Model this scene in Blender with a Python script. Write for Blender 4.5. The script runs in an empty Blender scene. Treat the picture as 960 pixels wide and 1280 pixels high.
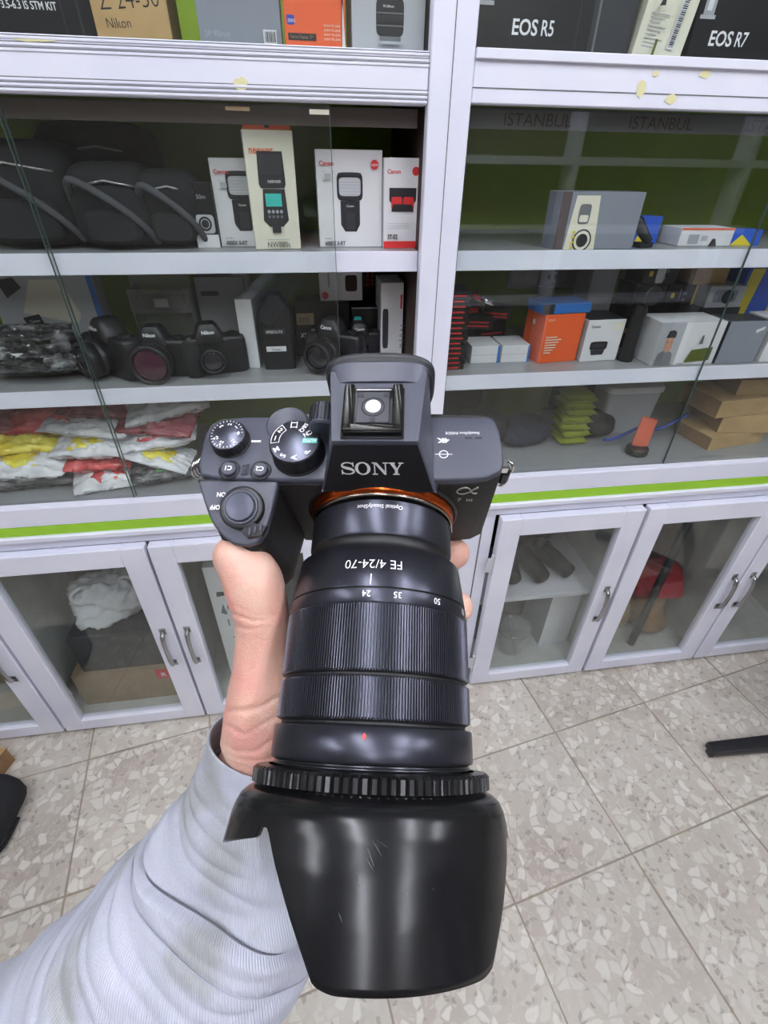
import bpy, bmesh, math, random
from mathutils import Matrix, Vector, noise
PI = math.pi
random.seed(7)
scn = bpy.context.scene
col = scn.collection

# ------------------------------------------------------------------ materials
def mat(name, color, rough=.5, metal=0, spec=.5, coat=0, trans=0, emit=None, sss=0, alpha=1):
    m = bpy.data.materials.new(name); m.use_nodes = True
    b = m.node_tree.nodes['Principled BSDF']
    b.inputs['Base Color'].default_value = (*color, 1)
    b.inputs['Roughness'].default_value = rough
    b.inputs['Metallic'].default_value = metal
    b.inputs['Specular IOR Level'].default_value = spec
    b.inputs['Coat Weight'].default_value = coat
    b.inputs['Transmission Weight'].default_value = trans
    if sss:
        b.inputs['Subsurface Weight'].default_value = sss
        b.inputs['Subsurface Radius'].default_value = (.006, .0025, .0015)
        b.inputs['Subsurface Scale'].default_value = 1
    if emit:
        b.inputs['Emission Color'].default_value = (*emit[0], 1)
        b.inputs['Emission Strength'].default_value = emit[1]
    return m
def nt(m): return m.node_tree.nodes, m.node_tree.links, m.node_tree.nodes['Principled BSDF']
def node(m, t, **kw):
    n = m.node_tree.nodes.new(t)
    for k, v in kw.items():
        if k in n.inputs: n.inputs[k].default_value = v
        else: setattr(n, k, v)
    return n
def ramp(m, stops, interp='LINEAR'):
    r = m.node_tree.nodes.new('ShaderNodeValToRGB'); r.color_ramp.interpolation = interp
    e = r.color_ramp.elements
    while len(e) < len(stops): e.new(.5)
    for q, (p, c) in zip(e, stops): q.position = p; q.color = (*c, 1) if len(c) == 3 else c
    return r
def srgb(r, g, b):
    f = lambda c: c/12.92 if c <= .04045 else ((c+.055)/1.055)**2.4
    return tuple(f(x/255) for x in (r, g, b))
def vary(m, c1, c2, scale=8, detail=3, p0=.35, p1=.65, bump=0, bscale=None, bdist=.001):
    N, L, b = nt(m)
    tc = node(m, 'ShaderNodeTexCoord')
    n = node(m, 'ShaderNodeTexNoise', Scale=scale, Detail=detail)
    L.new(tc.outputs['Object'], n.inputs['Vector'])
    r = ramp(m, [(p0, c1), (p1, c2)]); L.new(n.outputs['Fac'], r.inputs['Fac'])
    L.new(r.outputs['Color'], b.inputs['Base Color'])
    if bump:
        n2 = node(m, 'ShaderNodeTexNoise', Scale=bscale or scale*10, Detail=2)
        L.new(tc.outputs['Object'], n2.inputs['Vector'])
        bp = node(m, 'ShaderNodeBump', Strength=bump, Distance=bdist)
        L.new(n2.outputs['Fac'], bp.inputs['Height']); L.new(bp.outputs['Normal'], b.inputs['Normal'])
    return m

M = {}
M['white'] = vary(mat('white_enamel', (.8, .8, .85), .38), srgb(222, 224, 240), srgb(232, 233, 246), 5)
M['whited'] = mat('white_dull', srgb(205, 205, 212), .5)
M['stain'] = mat('yellow_stain', srgb(222, 216, 170), .6)
M['green'] = mat('green_strip', srgb(150, 200, 50), .4)
M['seam'] = mat('dark_joint', (.12, .12, .13), .6)
M['wallgreen'] = vary(mat('green_wall', (.2, .35, .02), .55), srgb(138, 170, 24), srgb(158, 186, 40), 4)
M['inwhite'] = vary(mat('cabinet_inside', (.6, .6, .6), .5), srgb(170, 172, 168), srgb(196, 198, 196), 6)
M['shelfgrey'] = mat('shelf_top', srgb(150, 152, 155), .3)
M['steel'] = mat('brushed_steel', srgb(170, 170, 172), .3, 1)
M['chrome'] = mat('chrome', (.8, .8, .82), .15, 1)
def pl(name, c, r=.5, **k):
    M[name] = mat(name, c, r, **k); return M[name]
pl('card_white', srgb(222, 222, 226)); pl('card_cream', srgb(226, 222, 205)); pl('card_black', srgb(22, 22, 26), .35)
pl('card_dark', srgb(48, 50, 56), .4); pl('card_grey', srgb(135, 140, 152)); pl('card_lgrey', srgb(182, 184, 190)); pl('card_orange', srgb(226, 92, 38))
pl('card_blue', srgb(40, 110, 190)); pl('card_red', srgb(205, 44, 44)); pl('card_yellow', srgb(226, 205, 50)); pl('zeiss_blue', srgb(50, 70, 170))
vary(pl('kraft', srgb(186, 152, 104), .7), srgb(176, 144, 98), srgb(196, 164, 116), 12)
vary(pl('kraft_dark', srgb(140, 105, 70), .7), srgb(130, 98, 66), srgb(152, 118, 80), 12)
pl('ink', (.015, .015, .02), .6); pl('ink_grey', srgb(110, 112, 118), .6); pl('ink_red', srgb(200, 40, 40), .6); pl('ink_white', srgb(235, 235, 240), .5)
pl('teal', srgb(60, 190, 180), .5); pl('skin_print', srgb(190, 140, 115), .6); pl('ink_lgrey', srgb(165, 168, 175), .6); pl('ink_orange', srgb(225, 100, 50), .6)
pl('blk_plastic', (.012, .012, .015), .4); pl('blk_gloss', (.008, .008, .01), .18); pl('blk_fabric', srgb(26, 27, 32), .9); pl('navy', srgb(30, 36, 60), .8)
pl('lens_purple', (.06, .012, .03), .06, coat=1); pl('lens_glass', (.01, .01, .02), .05, coat=1)
pl('grey_fabric', srgb(70, 72, 78), .9); pl('yellow_green', srgb(150, 160, 40), .7); pl('olive', srgb(90, 100, 30), .7)
pl('bluebright', srgb(40, 90, 200), .5); pl('brown', srgb(60, 42, 36), .7); pl('tan', srgb(150, 128, 100), .8)

def glass(name, tint=(1, 1, 1), haze=.03, hz=(.8, .85, .85), streak=True):
    m = bpy.data.materials.new(name); m.use_nodes = True
    N = m.node_tree.nodes; L = m.node_tree.links; N.clear()
    o = N.new('ShaderNodeOutputMaterial'); t = N.new('ShaderNodeBsdfTransparent'); t.inputs[0].default_value = (*tint, 1)
    g = N.new('ShaderNodeBsdfGlossy'); g.inputs['Roughness'].default_value = .02; g.inputs[0].default_value = (1, 1, 1, 1)
    f = N.new('ShaderNodeFresnel'); ge = N.new('ShaderNodeNewGeometry'); io = N.new('ShaderNodeMapRange'); io.inputs['To Min'].default_value = 1.5; io.inputs['To Max'].default_value = 1/1.5; L.new(ge.outputs['Backfacing'], io.inputs['Value']); L.new(io.outputs[0], f.inputs[0])
    mx = N.new('ShaderNodeMixShader'); L.new(f.outputs[0], mx.inputs[0]); L.new(t.outputs[0], mx.inputs[1]); L.new(g.outputs[0], mx.inputs[2])
    d = N.new('ShaderNodeBsdfDiffuse'); d.inputs[0].default_value = (*hz, 1)
    m2 = N.new('ShaderNodeMixShader'); L.new(mx.outputs[0], m2.inputs[1]); L.new(d.outputs[0], m2.inputs[2])
    tc = N.new('ShaderNodeTexCoord'); n = N.new('ShaderNodeTexNoise'); n.inputs['Scale'].default_value = 5; n.inputs['Detail'].default_value = 4
    L.new(tc.outputs['Object'], n.inputs['Vector'])
    r = N.new('ShaderNodeMapRange'); r.inputs['From Min'].default_value = .4; r.inputs['From Max'].default_value = .8
    r.inputs['To Min'].default_value = haze*.4; r.inputs['To Max'].default_value = haze*2
    L.new(n.outputs['Fac'], r.inputs['Value']); L.new(r.outputs[0], m2.inputs[0]); L.new(m2.outputs[0], o.inputs[0])
    return m
M['glass'] = glass('shop_glass', (.96, .98, .97), .004)
M['doorglass'] = glass('door_glass', (.95, .97, .96), .012)
M['film'] = glass('clear_film', (.82, .82, .82), .22, (.8, .8, .8))
M['clearplastic'] = glass('clear_plastic', (.9, .9, .9), .15, (.8, .8, .8))
M['glassedge'] = mat('glass_edge', srgb(70, 85, 82), .2)

# terrazzo floor
def floor_mat():
    m = mat('terrazzo_tiles', (.6, .56, .5), .35); N, L, b = nt(m)
    tc = node(m, 'ShaderNodeTexCoord')
    mp = node(m, 'ShaderNodeMapping'); mp.inputs['Rotation'].default_value = (0, 0, math.radians(-9.97))
    # first move the tile corner to the origin, then turn
    sub = node(m, 'ShaderNodeVectorMath', operation='SUBTRACT'); sub.inputs[1].default_value = (.778, -.607, 0)
    L.new(tc.outputs['Object'], sub.inputs[0]); L.new(sub.outputs[0], mp.inputs['Vector'])
    sc = node(m, 'ShaderNodeVectorMath', operation='DIVIDE'); sc.inputs[1].default_value = (.3705, .3705, 1)
    L.new(mp.outputs[0], sc.inputs[0])
    # wobble the joints a little
    fl = node(m, 'ShaderNodeVectorMath', operation='FLOOR'); L.new(sc.outputs[0], fl.inputs[0])
    fr = node(m, 'ShaderNodeVectorMath', operation='FRACTION'); L.new(sc.outputs[0], fr.inputs[0])
    sx = node(m, 'ShaderNodeSeparateXYZ'); L.new(fr.outputs[0], sx.inputs[0])
    def edge(s):
        a = node(m, 'ShaderNodeMath', operation='PINGPONG'); a.inputs[1].default_value = .5; L.new(s, a.inputs[0]); return a.outputs[0]
    mn = node(m, 'ShaderNodeMath', operation='MINIMUM'); L.new(edge(sx.outputs[0]), mn.inputs[0]); L.new(edge(sx.outputs[1]), mn.inputs[1])
    wn = node(m, 'ShaderNodeTexNoise', Scale=3.0, Detail=2.0); L.new(mp.outputs[0], wn.inputs['Vector'])
    jw = node(m, 'ShaderNodeMapRange'); jw.inputs['From Min'].default_value = .3; jw.inputs['From Max'].default_value = .75
    jw.inputs['To Min'].default_value = .005; jw.inputs['To Max'].default_value = .016; L.new(wn.outputs['Fac'], jw.inputs['Value'])
    jd = node(m, 'ShaderNodeMath', operation='DIVIDE'); L.new(mn.outputs[0], jd.inputs[0]); L.new(jw.outputs[0], jd.inputs[1])
    jr = ramp(m, [(.35, (1, 1, 1)), (1., (0, 0, 0))]); L.new(jd.outputs[0], jr.inputs['Fac'])
    wt = node(m, 'ShaderNodeTexWhiteNoise', noise_dimensions='3D'); L.new(fl.outputs[0], wt.inputs['Vector'])
    # each tile has its own chips
    off = node(m, 'ShaderNodeVectorMath', operation='MULTIPLY_ADD'); off.inputs[1].default_value = (7, 7, 0)
    L.new(wt.outputs['Color'], off.inputs[0]); L.new(mp.outputs[0], off.inputs[2])
    dn = node(m, 'ShaderNodeTexNoise', Scale=14.0, Detail=2.0); L.new(off.outputs[0], dn.inputs['Vector'])
    dv = node(m, 'ShaderNodeVectorMath', operation='MULTIPLY_ADD'); dv.inputs[1].default_value = (.05, .05, 0)
    L.new(dn.outputs['Color'], dv.inputs[0]); L.new(off.outputs[0], dv.inputs[2])
    def chips(scale, lo, hi, thr):
        v = node(m, 'ShaderNodeTexVoronoi', Scale=scale, feature='F1'); v.voronoi_dimensions = '2D'; L.new(dv.outputs[0], v.inputs['Vector'])
        ve = node(m, 'ShaderNodeTexVoronoi', Scale=scale, feature='DISTANCE_TO_EDGE'); ve.voronoi_dimensions = '2D'; L.new(dv.outputs[0], ve.inputs['Vector'])
        e = ramp(m, [(.04, (0, 0, 0)), (.16, (1, 1, 1))]); L.new(ve.outputs['Distance'], e.inputs['Fac'])
        sp = node(m, 'ShaderNodeSeparateColor'); L.new(v.outputs['Color'], sp.inputs[0])
        pick = node(m, 'ShaderNodeMath', operation='GREATER_THAN'); pick.inputs[1].default_value = thr; L.new(sp.outputs[0], pick.inputs[0])
        mk = node(m, 'ShaderNodeMath', operation='MULTIPLY'); L.new(e.outputs[0], mk.inputs[0]); L.new(pick.outputs[0], mk.inputs[1])
        cr = ramp(m, [(0, lo), (1, hi)]); L.new(sp.outputs[1], cr.inputs['Fac'])
        return mk.outputs[0], cr.outputs[0]
    bn = node(m, 'ShaderNodeTexNoise', Scale=3.0, Detail=5.0); L.new(off.outputs[0], bn.inputs['Vector'])
    base = ramp(m, [(.3, srgb(172, 160, 150)), (.5, srgb(192, 183, 172)), (.7, srgb(202, 196, 186))]); L.new(bn.outputs['Fac'], base.inputs['Fac'])
    def over(a, fac, c, amt=1.):
        x = node(m, 'ShaderNodeMix', data_type='RGBA')
        mu = node(m, 'ShaderNodeMath', operation='MULTIPLY'); mu.inputs[1].default_value = amt; L.new(fac, mu.inputs[0])
        L.new(mu.outputs[0], x.inputs[0]); L.new(a, x.inputs[6]); 
        if isinstance(c, tuple): x.inputs[7].default_value = (*c, 1)
        else: L.new(c, x.inputs[7])
        return x.outputs[2]
    f1, c1 = chips(82, srgb(184, 176, 164), srgb(208, 202, 192), .35)
    f2, c2 = chips(38, srgb(200, 195, 184), srgb(226, 223, 214), .55)
    f3, c3 = chips(90, srgb(120, 112, 104), srgb(150, 140, 130), .86)
    s = over(base.outputs[0], f1, c1, .6); s = over(s, f3, c3, .5); s = over(s, f2, c2, .75)
    # tone per tile
    hs = node(m, 'ShaderNodeHueSaturation'); tv = node(m, 'ShaderNodeMapRange'); tv.inputs['To Min'].default_value = .95; tv.inputs['To Max'].default_value = 1.1
    L.new(wt.outputs['Value'], tv.inputs['Value']); L.new(tv.outputs[0], hs.inputs['Value']); L.new(s, hs.inputs['Color'])
    gn = node(m, 'ShaderNodeTexNoise', Scale=9.0, Detail=3.0); L.new(mp.outputs[0], gn.inputs['Vector'])
    gc = ramp(m, [(.35, srgb(120, 110, 100)), (.62, srgb(146, 130, 104))]); L.new(gn.outputs['Fac'], gc.inputs['Fac'])
    s = over(hs.outputs[0], jr.outputs[0], gc.outputs[0], .85)
    L.new(s, b.inputs['Base Color'])
    rr = node(m, 'ShaderNodeMapRange'); rr.inputs['To Min'].default_value = .28; rr.inputs['To Max'].default_value = .5; L.new(bn.outputs['Fac'], rr.inputs['Value']); L.new(rr.outputs[0], b.inputs['Roughness'])
    return m
M['floor'] = floor_mat()

# ------------------------------------------------------------------ mesh builder
class MB:
    def __init__(s): s.v = []; s.f = []; s.mi = []; s.sm = []; s.mats = []
    def add(s, vs, fs, m, T=None, smooth=False):
        if m not in s.mats: s.mats.append(m)
        k = s.mats.index(m); o = len(s.v)
        for p in vs:
            p = Vector(p)
            s.v.append(T(p) if callable(T) else (T @ p if T is not None else p))
        for f in fs: s.f.append([o+i for i in f]); s.mi.append(k); s.sm.append(smooth)
        return s
    def box(s, x0, x1, y0, y1, z0, z1, m, b=0, T=None):
        if b <= 0:
            vs = [(x, y, z) for x in (x0, x1) for y in (y0, y1) for z in (z0, z1)]
            fs = [(0, 1, 3, 2), (4, 6, 7, 5), (0, 4, 5, 1), (2, 3, 7, 6), (0, 2, 6, 4), (1, 5, 7, 3)]
            return s.add(vs, fs, m, T)
        b = min(b, (x1-x0)*.45, (y1-y0)*.45, (z1-z0)*.45)
        vs = []; idx = {}
        for i, x in enumerate((x0, x1)):
            for j, y in enumerate((y0, y1)):
                for k, z in enumerate((z0, z1)):
                    for a in range(3):
                        p = [x, y, z]
                        for c, sgn in enumerate((i, j, k)):
                            if c != a: p[c] += -b if sgn else b
                        idx[i, j, k, a] = len(vs); vs.append(p)
        g = lambda i, j, k, a: idx[i, j, k, a]
        fs = []
        for i in (0, 1): fs.append([g(i, 0, 0, 0), g(i, 1, 0, 0), g(i, 1, 1, 0), g(i, 0, 1, 0)][::1 if i else -1])
        for j in (0, 1): fs.append([g(0, j, 0, 1), g(0, j, 1, 1), g(1, j, 1, 1), g(1, j, 0, 1)][::1 if j else -1])
        for k in (0, 1): fs.append([g(0, 0, k, 2), g(1, 0, k, 2), g(1, 1, k, 2), g(0, 1, k, 2)][::1 if k else -1])
        for i in (0, 1):
            for j in (0, 1): fs.append([g(i, j, 0, 0), g(i, j, 1, 0), g(i, j, 1, 1), g(i, j, 0, 1)][::1 if i == j else -1])
            for k in (0, 1): fs.append([g(i, 0, k, 0), g(i, 0, k, 2), g(i, 1, k, 2), g(i, 1, k, 0)][::1 if i == k else -1])
        for j in (0, 1):
            for k in (0, 1): fs.append([g(0, j, k, 1), g(1, j, k, 1), g(1, j, k, 2), g(0, j, k, 2)][::1 if j == k else -1])
        for i in (0, 1):
            for j in (0, 1):
                for k in (0, 1): fs.append([g(i, j, k, 0), g(i, j, k, 1), g(i, j, k, 2)][::1 if (i+j+k) % 2 else -1])
        return s.add(vs, fs, m, T)
    def lathe(s, prof, m, n=48, T=None, smooth=True, rf=None, caps=(False, False)):
        """prof: list of (r, h) turned about +z; rf(angle, i) optionally scales r"""
        vs = []; fs = []
        for i, (r, h) in enumerate(prof):
            for k in range(n):
                a = 2*PI*k/n; q = r*(rf(a, i) if rf else 1)
                vs.append((q*math.cos(a), q*math.sin(a), h))
        for i in range(len(prof)-1):
            for k in range(n):
                fs.append((i*n+k, i*n+(k+1) % n, (i+1)*n+(k+1) % n, (i+1)*n+k))
        s.add(vs, fs, m, T, smooth)
        for c, i, d in ((caps[0], 0, -1), (caps[1], len(prof)-1, 1)):
            if c: s.add(vs[i*n:(i+1)*n], [list(range(n))[::d]], m, T)
        return s
    def cyl(s, r, h0, h1, m, n=32, T=None, b=0):
        if b: return s.lathe([(r-b, h0), (r, h0+b), (r, h1-b), (r-b, h1)], m, n, T, False, caps=(True, True)) if False else s._cb(r, h0, h1, m, n, T, b)
        s.lathe([(r, h0), (r, h1)], m, n, T, True, caps=(True, True)); return s
    def _cb(s, r, h0, h1, m, n, T, b):
        s.lathe([(r-b, h0), (r, h0+b)], m, n, T, True, caps=(True, False))
        s.lathe([(r, h0+b), (r, h1-b)], m, n, T, True)
        s.lathe([(r, h1-b), (r-b, h1)], m, n, T, True, caps=(False, True)); return s
    def tube(s, pts, r, m, n=10, T=None, closed=False, cap=True):
        pts = [Vector(p) for p in pts]; N = len(pts); vs = []; fs = []
        up = Vector((0, 0, 1)); prev = None
        for i, p in enumerate(pts):
            a = pts[(i-1) % N] if closed or i else p; c = pts[(i+1) % N] if closed or i < N-1 else p
            t = (c-a).normalized()
            if prev is None:
                u = t.cross(up) if abs(t.dot(up)) < .95 else t.cross(Vector((1, 0, 0)))
            else: u = prev - t*prev.dot(t)
            u.normalize(); prev = u; w = t.cross(u)
            rr = r[i] if isinstance(r, (list, tuple)) else r
            for k in range(n):
                q = 2*PI*k/n; vs.append(p+(u*math.cos(q)+w*math.sin(q))*rr)
        for i in range(N if closed else N-1):
            for k in range(n):
                a, b = i*n, ((i+1) % N)*n
                fs.append((a+k, a+(k+1) % n, b+(k+1) % n, b+k))
        if cap and not closed:
            fs.append(list(range(n))[::-1]); fs.append([(N-1)*n+k for k in range(n)])
        return s.add(vs, fs, m, T, True)
    def prism(s, poly, h0, h1, m, T=None, b=0):
        """poly in xy, extruded in z"""
        n = len(poly); area = sum(poly[i][0]*poly[(i+1) % n][1]-poly[(i+1) % n][0]*poly[i][1] for i in range(n))
        if area < 0: poly = poly[::-1]
        vs = [(x, y, h0) for x, y in poly]+[(x, y, h1) for x, y in poly]
        fs = [list(range(n))[::-1], [n+i for i in range(n)]]+[(i, (i+1) % n, n+(i+1) % n, n+i) for i in range(n)]
        return s.add(vs, fs, m, T)
    def loft(s, loops, m, T=None, smooth=True, caps=True):
        n = len(loops[0]); vs = [p for l in loops for p in l]; fs = []
        for i in range(len(loops)-1):
            for k in range(n): fs.append((i*n+k, i*n+(k+1) % n, (i+1)*n+(k+1) % n, (i+1)*n+k))
        s.add(vs, fs, m, T, smooth)
        if caps:
            s.add(loops[0], [list(range(n))[::-1]], m, T); s.add(loops[-1], [list(range(n))], m, T)
        return s
    def text(s, t, size, m, T, align='CENTER', sx=1., bold=0):
        vs, fs = text_geo(t, align, bold)
        return s.add([(x*size*sx, y*size, 0) for x, y in vs], fs, m, T)
    def build(s, name, parent=None, loc=None, rot=None, bevel=0, bseg=2, scale=1, fix=False):
        me = bpy.data.meshes.new(name)
        me.from_pydata([tuple(p*scale) for p in s.v], [], s.f)
        for q in s.mats: me.materials.append(q)
        me.polygons.foreach_set('material_index', s.mi); me.polygons.foreach_set('use_smooth', s.sm)
        me.update()
        if fix:
            bm = bmesh.new(); bm.from_mesh(me); bmesh.ops.remove_doubles(bm, verts=bm.verts, dist=1e-6); bmesh.ops.recalc_face_normals(bm, faces=bm.faces); bm.to_mesh(me); bm.free()
        o = bpy.data.objects.new(name, me); col.objects.link(o)
        if parent: o.parent = parent
        if loc is not None: o.location = loc
        if rot is not None: o.rotation_euler = rot if isinstance(rot, (tuple, list)) else (0, 0, rot)
        if bevel:
            bv = o.modifiers.new('b', 'BEVEL'); bv.width = bevel; bv.segments = bseg; bv.limit_method = 'ANGLE'; bv.angle_limit = math.radians(35); bv.harden_normals = False
            for p in me.polygons: p.use_smooth = True
        return o
_tg = {}
def text_geo(t, align, bold=0):
    k = (t, align, bold)
    if k in _tg: return _tg[k]
    c = bpy.data.curves.new('tmp', 'FONT'); c.body = t; c.size = 1; c.align_x = align; c.resolution_u = 3; c.offset = bold
    o = bpy.data.objects.new('tmp', c); col.objects.link(o)
    me = bpy.data.meshes.new_from_object(o.evaluated_get(bpy.context.evaluated_depsgraph_get()))
    r = ([(v.co.x, v.co.y) for v in me.vertices], [list(p.vertices) for p in me.polygons])
    bpy.data.objects.remove(o); bpy.data.curves.remove(c); bpy.data.meshes.remove(me)
    _tg[k] = r; return r
def empty(name, loc=(0, 0, 0), rz=0):
    o = bpy.data.objects.new(name, None); col.objects.link(o); o.location = loc; o.rotation_euler = (0, 0, rz); o.empty_display_size = .05; return o
def tag(o, label=None, cat=None, group=None, kind=None):
    if label: o['label'] = label
    if cat: o['category'] = cat
    if group: o['group'] = group
    if kind: o['kind'] = kind
    return o
def TM(o, x, y, z=None):
    x = Vector(x).normalized(); y = Vector(y); y = (y-x*y.dot(x)).normalized(); z = x.cross(y)
    m = Matrix.Identity(4)
    for i, a in enumerate((x, y, z)):
        for j in range(3): m[j][i] = a[j]
    m.translation = Vector(o); return m
def sup(a, b, e, n):   # superellipse loop points
    r = []
    for k in range(n):
        t = 2*PI*k/n; c, s_ = math.cos(t), math.sin(t)
        r.append((a*math.copysign(abs(c)**e, c), b*math.copysign(abs(s_)**e, s_)))
    return r

# ------------------------------------------------------------------ camera
D, H = 1.03, 1.55
RX = Vector((0.9905, -0.1372, 0.0121)).normalized(); RB = Vector((-0.1182, -0.8018, 0.5857)).normalized(); RY = RB.cross(RX).normalized()
cam = bpy.data.cameras.new('camera'); co = bpy.data.objects.new('camera', cam); col.objects.link(co)
CM = TM((0, -D, H), RX, RY); co.matrix_world = CM
cam.sensor_fit = 'VERTICAL'; cam.sensor_height = 24; cam.lens = 598.6/1280*24; cam.clip_start = .01; cam.clip_end = 50
scn.camera = co
vs_ = scn.view_settings; vs_.view_transform = 'Standard'; vs_.look = 'None'; vs_.gamma = 1; vs_.use_curve_mapping = False; vs_.exposure = .28

# ------------------------------------------------------------------ room
def st(name, mb, **k): return tag(mb.build(name, **k), kind='structure')
X0, X1, Y0, Y1, ZC = -2.6, 4.0, -3.3, .45, 2.95
wallm = vary(mat('wall_paint', (.7, .7, .68), .8), srgb(205, 205, 200), srgb(214, 214, 210), 2)
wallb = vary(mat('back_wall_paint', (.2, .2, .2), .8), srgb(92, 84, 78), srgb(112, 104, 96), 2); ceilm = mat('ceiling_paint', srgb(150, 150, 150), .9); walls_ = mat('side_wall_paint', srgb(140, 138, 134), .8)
st('floor', MB().box(X0, X1, Y0, Y1, -.05, 0, M['floor']))
st('ceiling', MB().box(X0, X1, Y0, Y1, ZC, ZC+.05, ceilm))
st('wall_left', MB().box(X0-.05, X0, Y0, Y1, 0, ZC, walls_)); st('wall_right', MB().box(X1, X1+.05, Y0, Y1, 0, ZC, walls_))
st('wall_front', MB().box(X0, X1, Y1, Y1+.05, 0, ZC, wallm)); st('wall_back', MB().box(X0, X1, Y0-.05, Y0, 0, ZC, wallb))
lampm = mat('lamp_tube', (1, 1, 1), .5, emit=((.93, .95, 1), 68))
LAMPS = [(-.28, -1.25, 'ceiling tube lamp above the held camera'), (.95, -1.25, 'ceiling tube lamp over the aisle toward the right bay'), (-1.6, -1.4, 'ceiling tube lamp nearest the left wall'), (2.1, -1.4, 'ceiling tube lamp nearest the right wall'), (-.28, -2.7, 'ceiling tube lamp near the back wall, behind the one above the camera'), (.95, -2.7, 'ceiling tube lamp near the back wall toward the right side')]
for x, y, lb in LAMPS:
    e = tag(empty('ceiling_lamp', (x, y, ZC)), lb, 'lamp', 'tube lamps on the ceiling')
    MB().box(-.07, .07, -.62, .62, -.04, -.001, M['white'], .004).build('lamp_housing', e)
    MB().tube([(0, -.6, -.062), (0, .6, -.062)], .022, lampm, 16).build('lamp_tube', e)

e = tag(empty('shelf_unit', (0, Y0+.20, 0)), 'white framed shelving on the opposite wall, seen only mirrored in the glass', 'shelf')
for z in (.6, 1.13, 1.57, 2.10): MB().box(.9, 3.6, -.19, 0, z, z+.05, M['white'], .003).build('board', e)
for x in (.9, 1.98, 3.4): MB().box(x, x+.05, -.19, .004, 0, 2.15, M['white'], .003).build('post', e)
# ------------------------------------------------------------------ display cabinet
W = M['white']
CX0, CX1 = -1.9, 2.3
cab = tag(empty('display_cabinet', (0, 0, 0)), 'long white metal display cabinet with glass front, central post and green stripe, along the wall', 'display cabinet')
YB = .40
def part(name, mb, **k): return mb.build(name, cab, **k)
# back board, sides
part('back_panel', MB().box(CX0, CX1, YB, YB+.012, .80, 2.45, M['wallgreen']))
b = MB(); b.box(CX0-.02, CX0, 0, YB, .02, 2.45, W, .002); part('side_panel', b)
b = MB(); b.box(CX1, CX1+.02, 0, YB, .02, 2.45, W, .002); part('side_panel', b)
b = MB(); b.box(.215, .283, .004, YB-.001, .897, 2.44, M['brown']); part('divider', b)
# central post with grooves
b = MB(); b.box(.212, .284, -.022, .004, .897, 2.44, W, .002); b.box(.2475, .2490, -.0226, -.021, .897, 2.44, M['seam']); part('center_post', b)
def rail(name, x0, x1, z0, z1, ridges=True):
    b = MB(); b.box(x0, x1, -.018, .012, z0, z1, W, .0015)
    if ridges:
        for zz in (z1-.004, z1-.011, z1-.017, z0+.004, z0+.010, z0+.016):
            b.box(x0, x1, -.0195, -.0175, zz-.0022, zz+.0012, W, .0005)
            b.box(x0, x1, -.0184, -.0178, zz+.0013, zz+.0026, M['seam'])
    return part(name, b)
rail('upper_rail', CX0, .211, 1.632, 1.697); r2 = rail('upper_rail', .285, CX1, 1.636, 1.697, False)
b = MB(); b.box(.285, CX1, -.024, -.0181, 1.690, 1.703, W, .001); b.box(.285, CX1, -.0186, -.0181, 1.655, 1.6565, M['seam']); part('rail_lip', b)
# yellow glue stains on the rails
def blot(cx, cz, w, h, sd):
    b = MB(); rr = random.Random(sd); pts = [(cx+w*math.cos(a)*(.7+.5*rr.random()), cz+h*math.sin(a)*(.7+.5*rr.random())) for a in [2*PI*i/14 for i in range(14)]]
    b.prism(pts, 0, .0004, M['stain'], TM((0, -.0186, 0), (1, 0, 0), (0, 0, 1))); part('stain', b)
for q in ((-.085, 1.650, .012, .009, 1), (.69, 1.683, .010, .006, 2), (.60, 1.681, .006, .004, 3), (.64, 1.650, .012, .007, 4), (-.37, 1.691, .03, .003, 6), (.58, 1.662, .01, .012, 8)): blot(*q)
# shelves
def shelf(x0, x1, z0, z1, name='shelf'):
    b = MB(); b.box(x0, x1, .009, YB-.002, z0, z1, M['shelfgrey']); b.box(x0, x1, .006, .0095, z0, z1, W, .0008)
    return part(name, b)
for x0, x1 in ((CX0, .212), (.285, CX1)):
    shelf(x0, x1, 1.380, 1.416); shelf(x0, x1, 1.128, 1.163)
    b = MB(); b.box(x0, x1, .013, YB-.002, 1.672, 1.697, M['shelfgrey']); part('shelf', b)
# display floor / ledge with stripe
b = MB(); b.box(CX0, CX1, .004, YB-.002, .872, .893, M['shelfgrey']); b.box(CX0, CX1, -.020, .0039, .842, .893, W, .0015); b.box(CX0, CX1, -.0195, -.0035, .893, .896, W, .001); part('ledge', b)
b = MB(); b.box(CX0, CX1, -.0215, 0, .817, .8415, M['green']); part('green_stripe', b)
b = MB(); b.box(CX0, CX1, -.030, .004, .800, .8165, W, .003); b.box(CX0, CX1, -.012, .004, .7675, .7995, W, .002); part('counter_edge', b)
# glass sliding panes
pane_x = [(CX0, -.452, .0005), (-.456, .051, -.0052), (.290, .927, .0005), (.923, CX1, -.0052)]
for x0, x1, y in pane_x:
    b = MB(); b.box(x0, x1, y, y+.004, .897, 1.631, M['glass'])
    o = part('glass_pane', b)
    for xe in (x0, x1):
        if -1.8 < xe < 2.2: MB().box(xe-.0005, xe+.0005, y-.0002, y+.0042, .897, 1.631, M['glassedge']).build('glass_edge', o)
    if x1 == .051:
        MB().box(-.115, -.077, y-.001, y-.0002, 1.619, 1.624, M['tan']).build('tape_tab', o); MB().box(.018, .05, y-.001, y-.0002, 1.617, 1.6235, M['card_cream']).build('tape_tab', o)
for x0, x1, y in ((CX0, .211, .016), (.285, CX1, .016)):
    part('glass_pane', MB().box(x0, x1, y-.0145, y-.0105, 1.698, 2.4, M['glass']))
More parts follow.
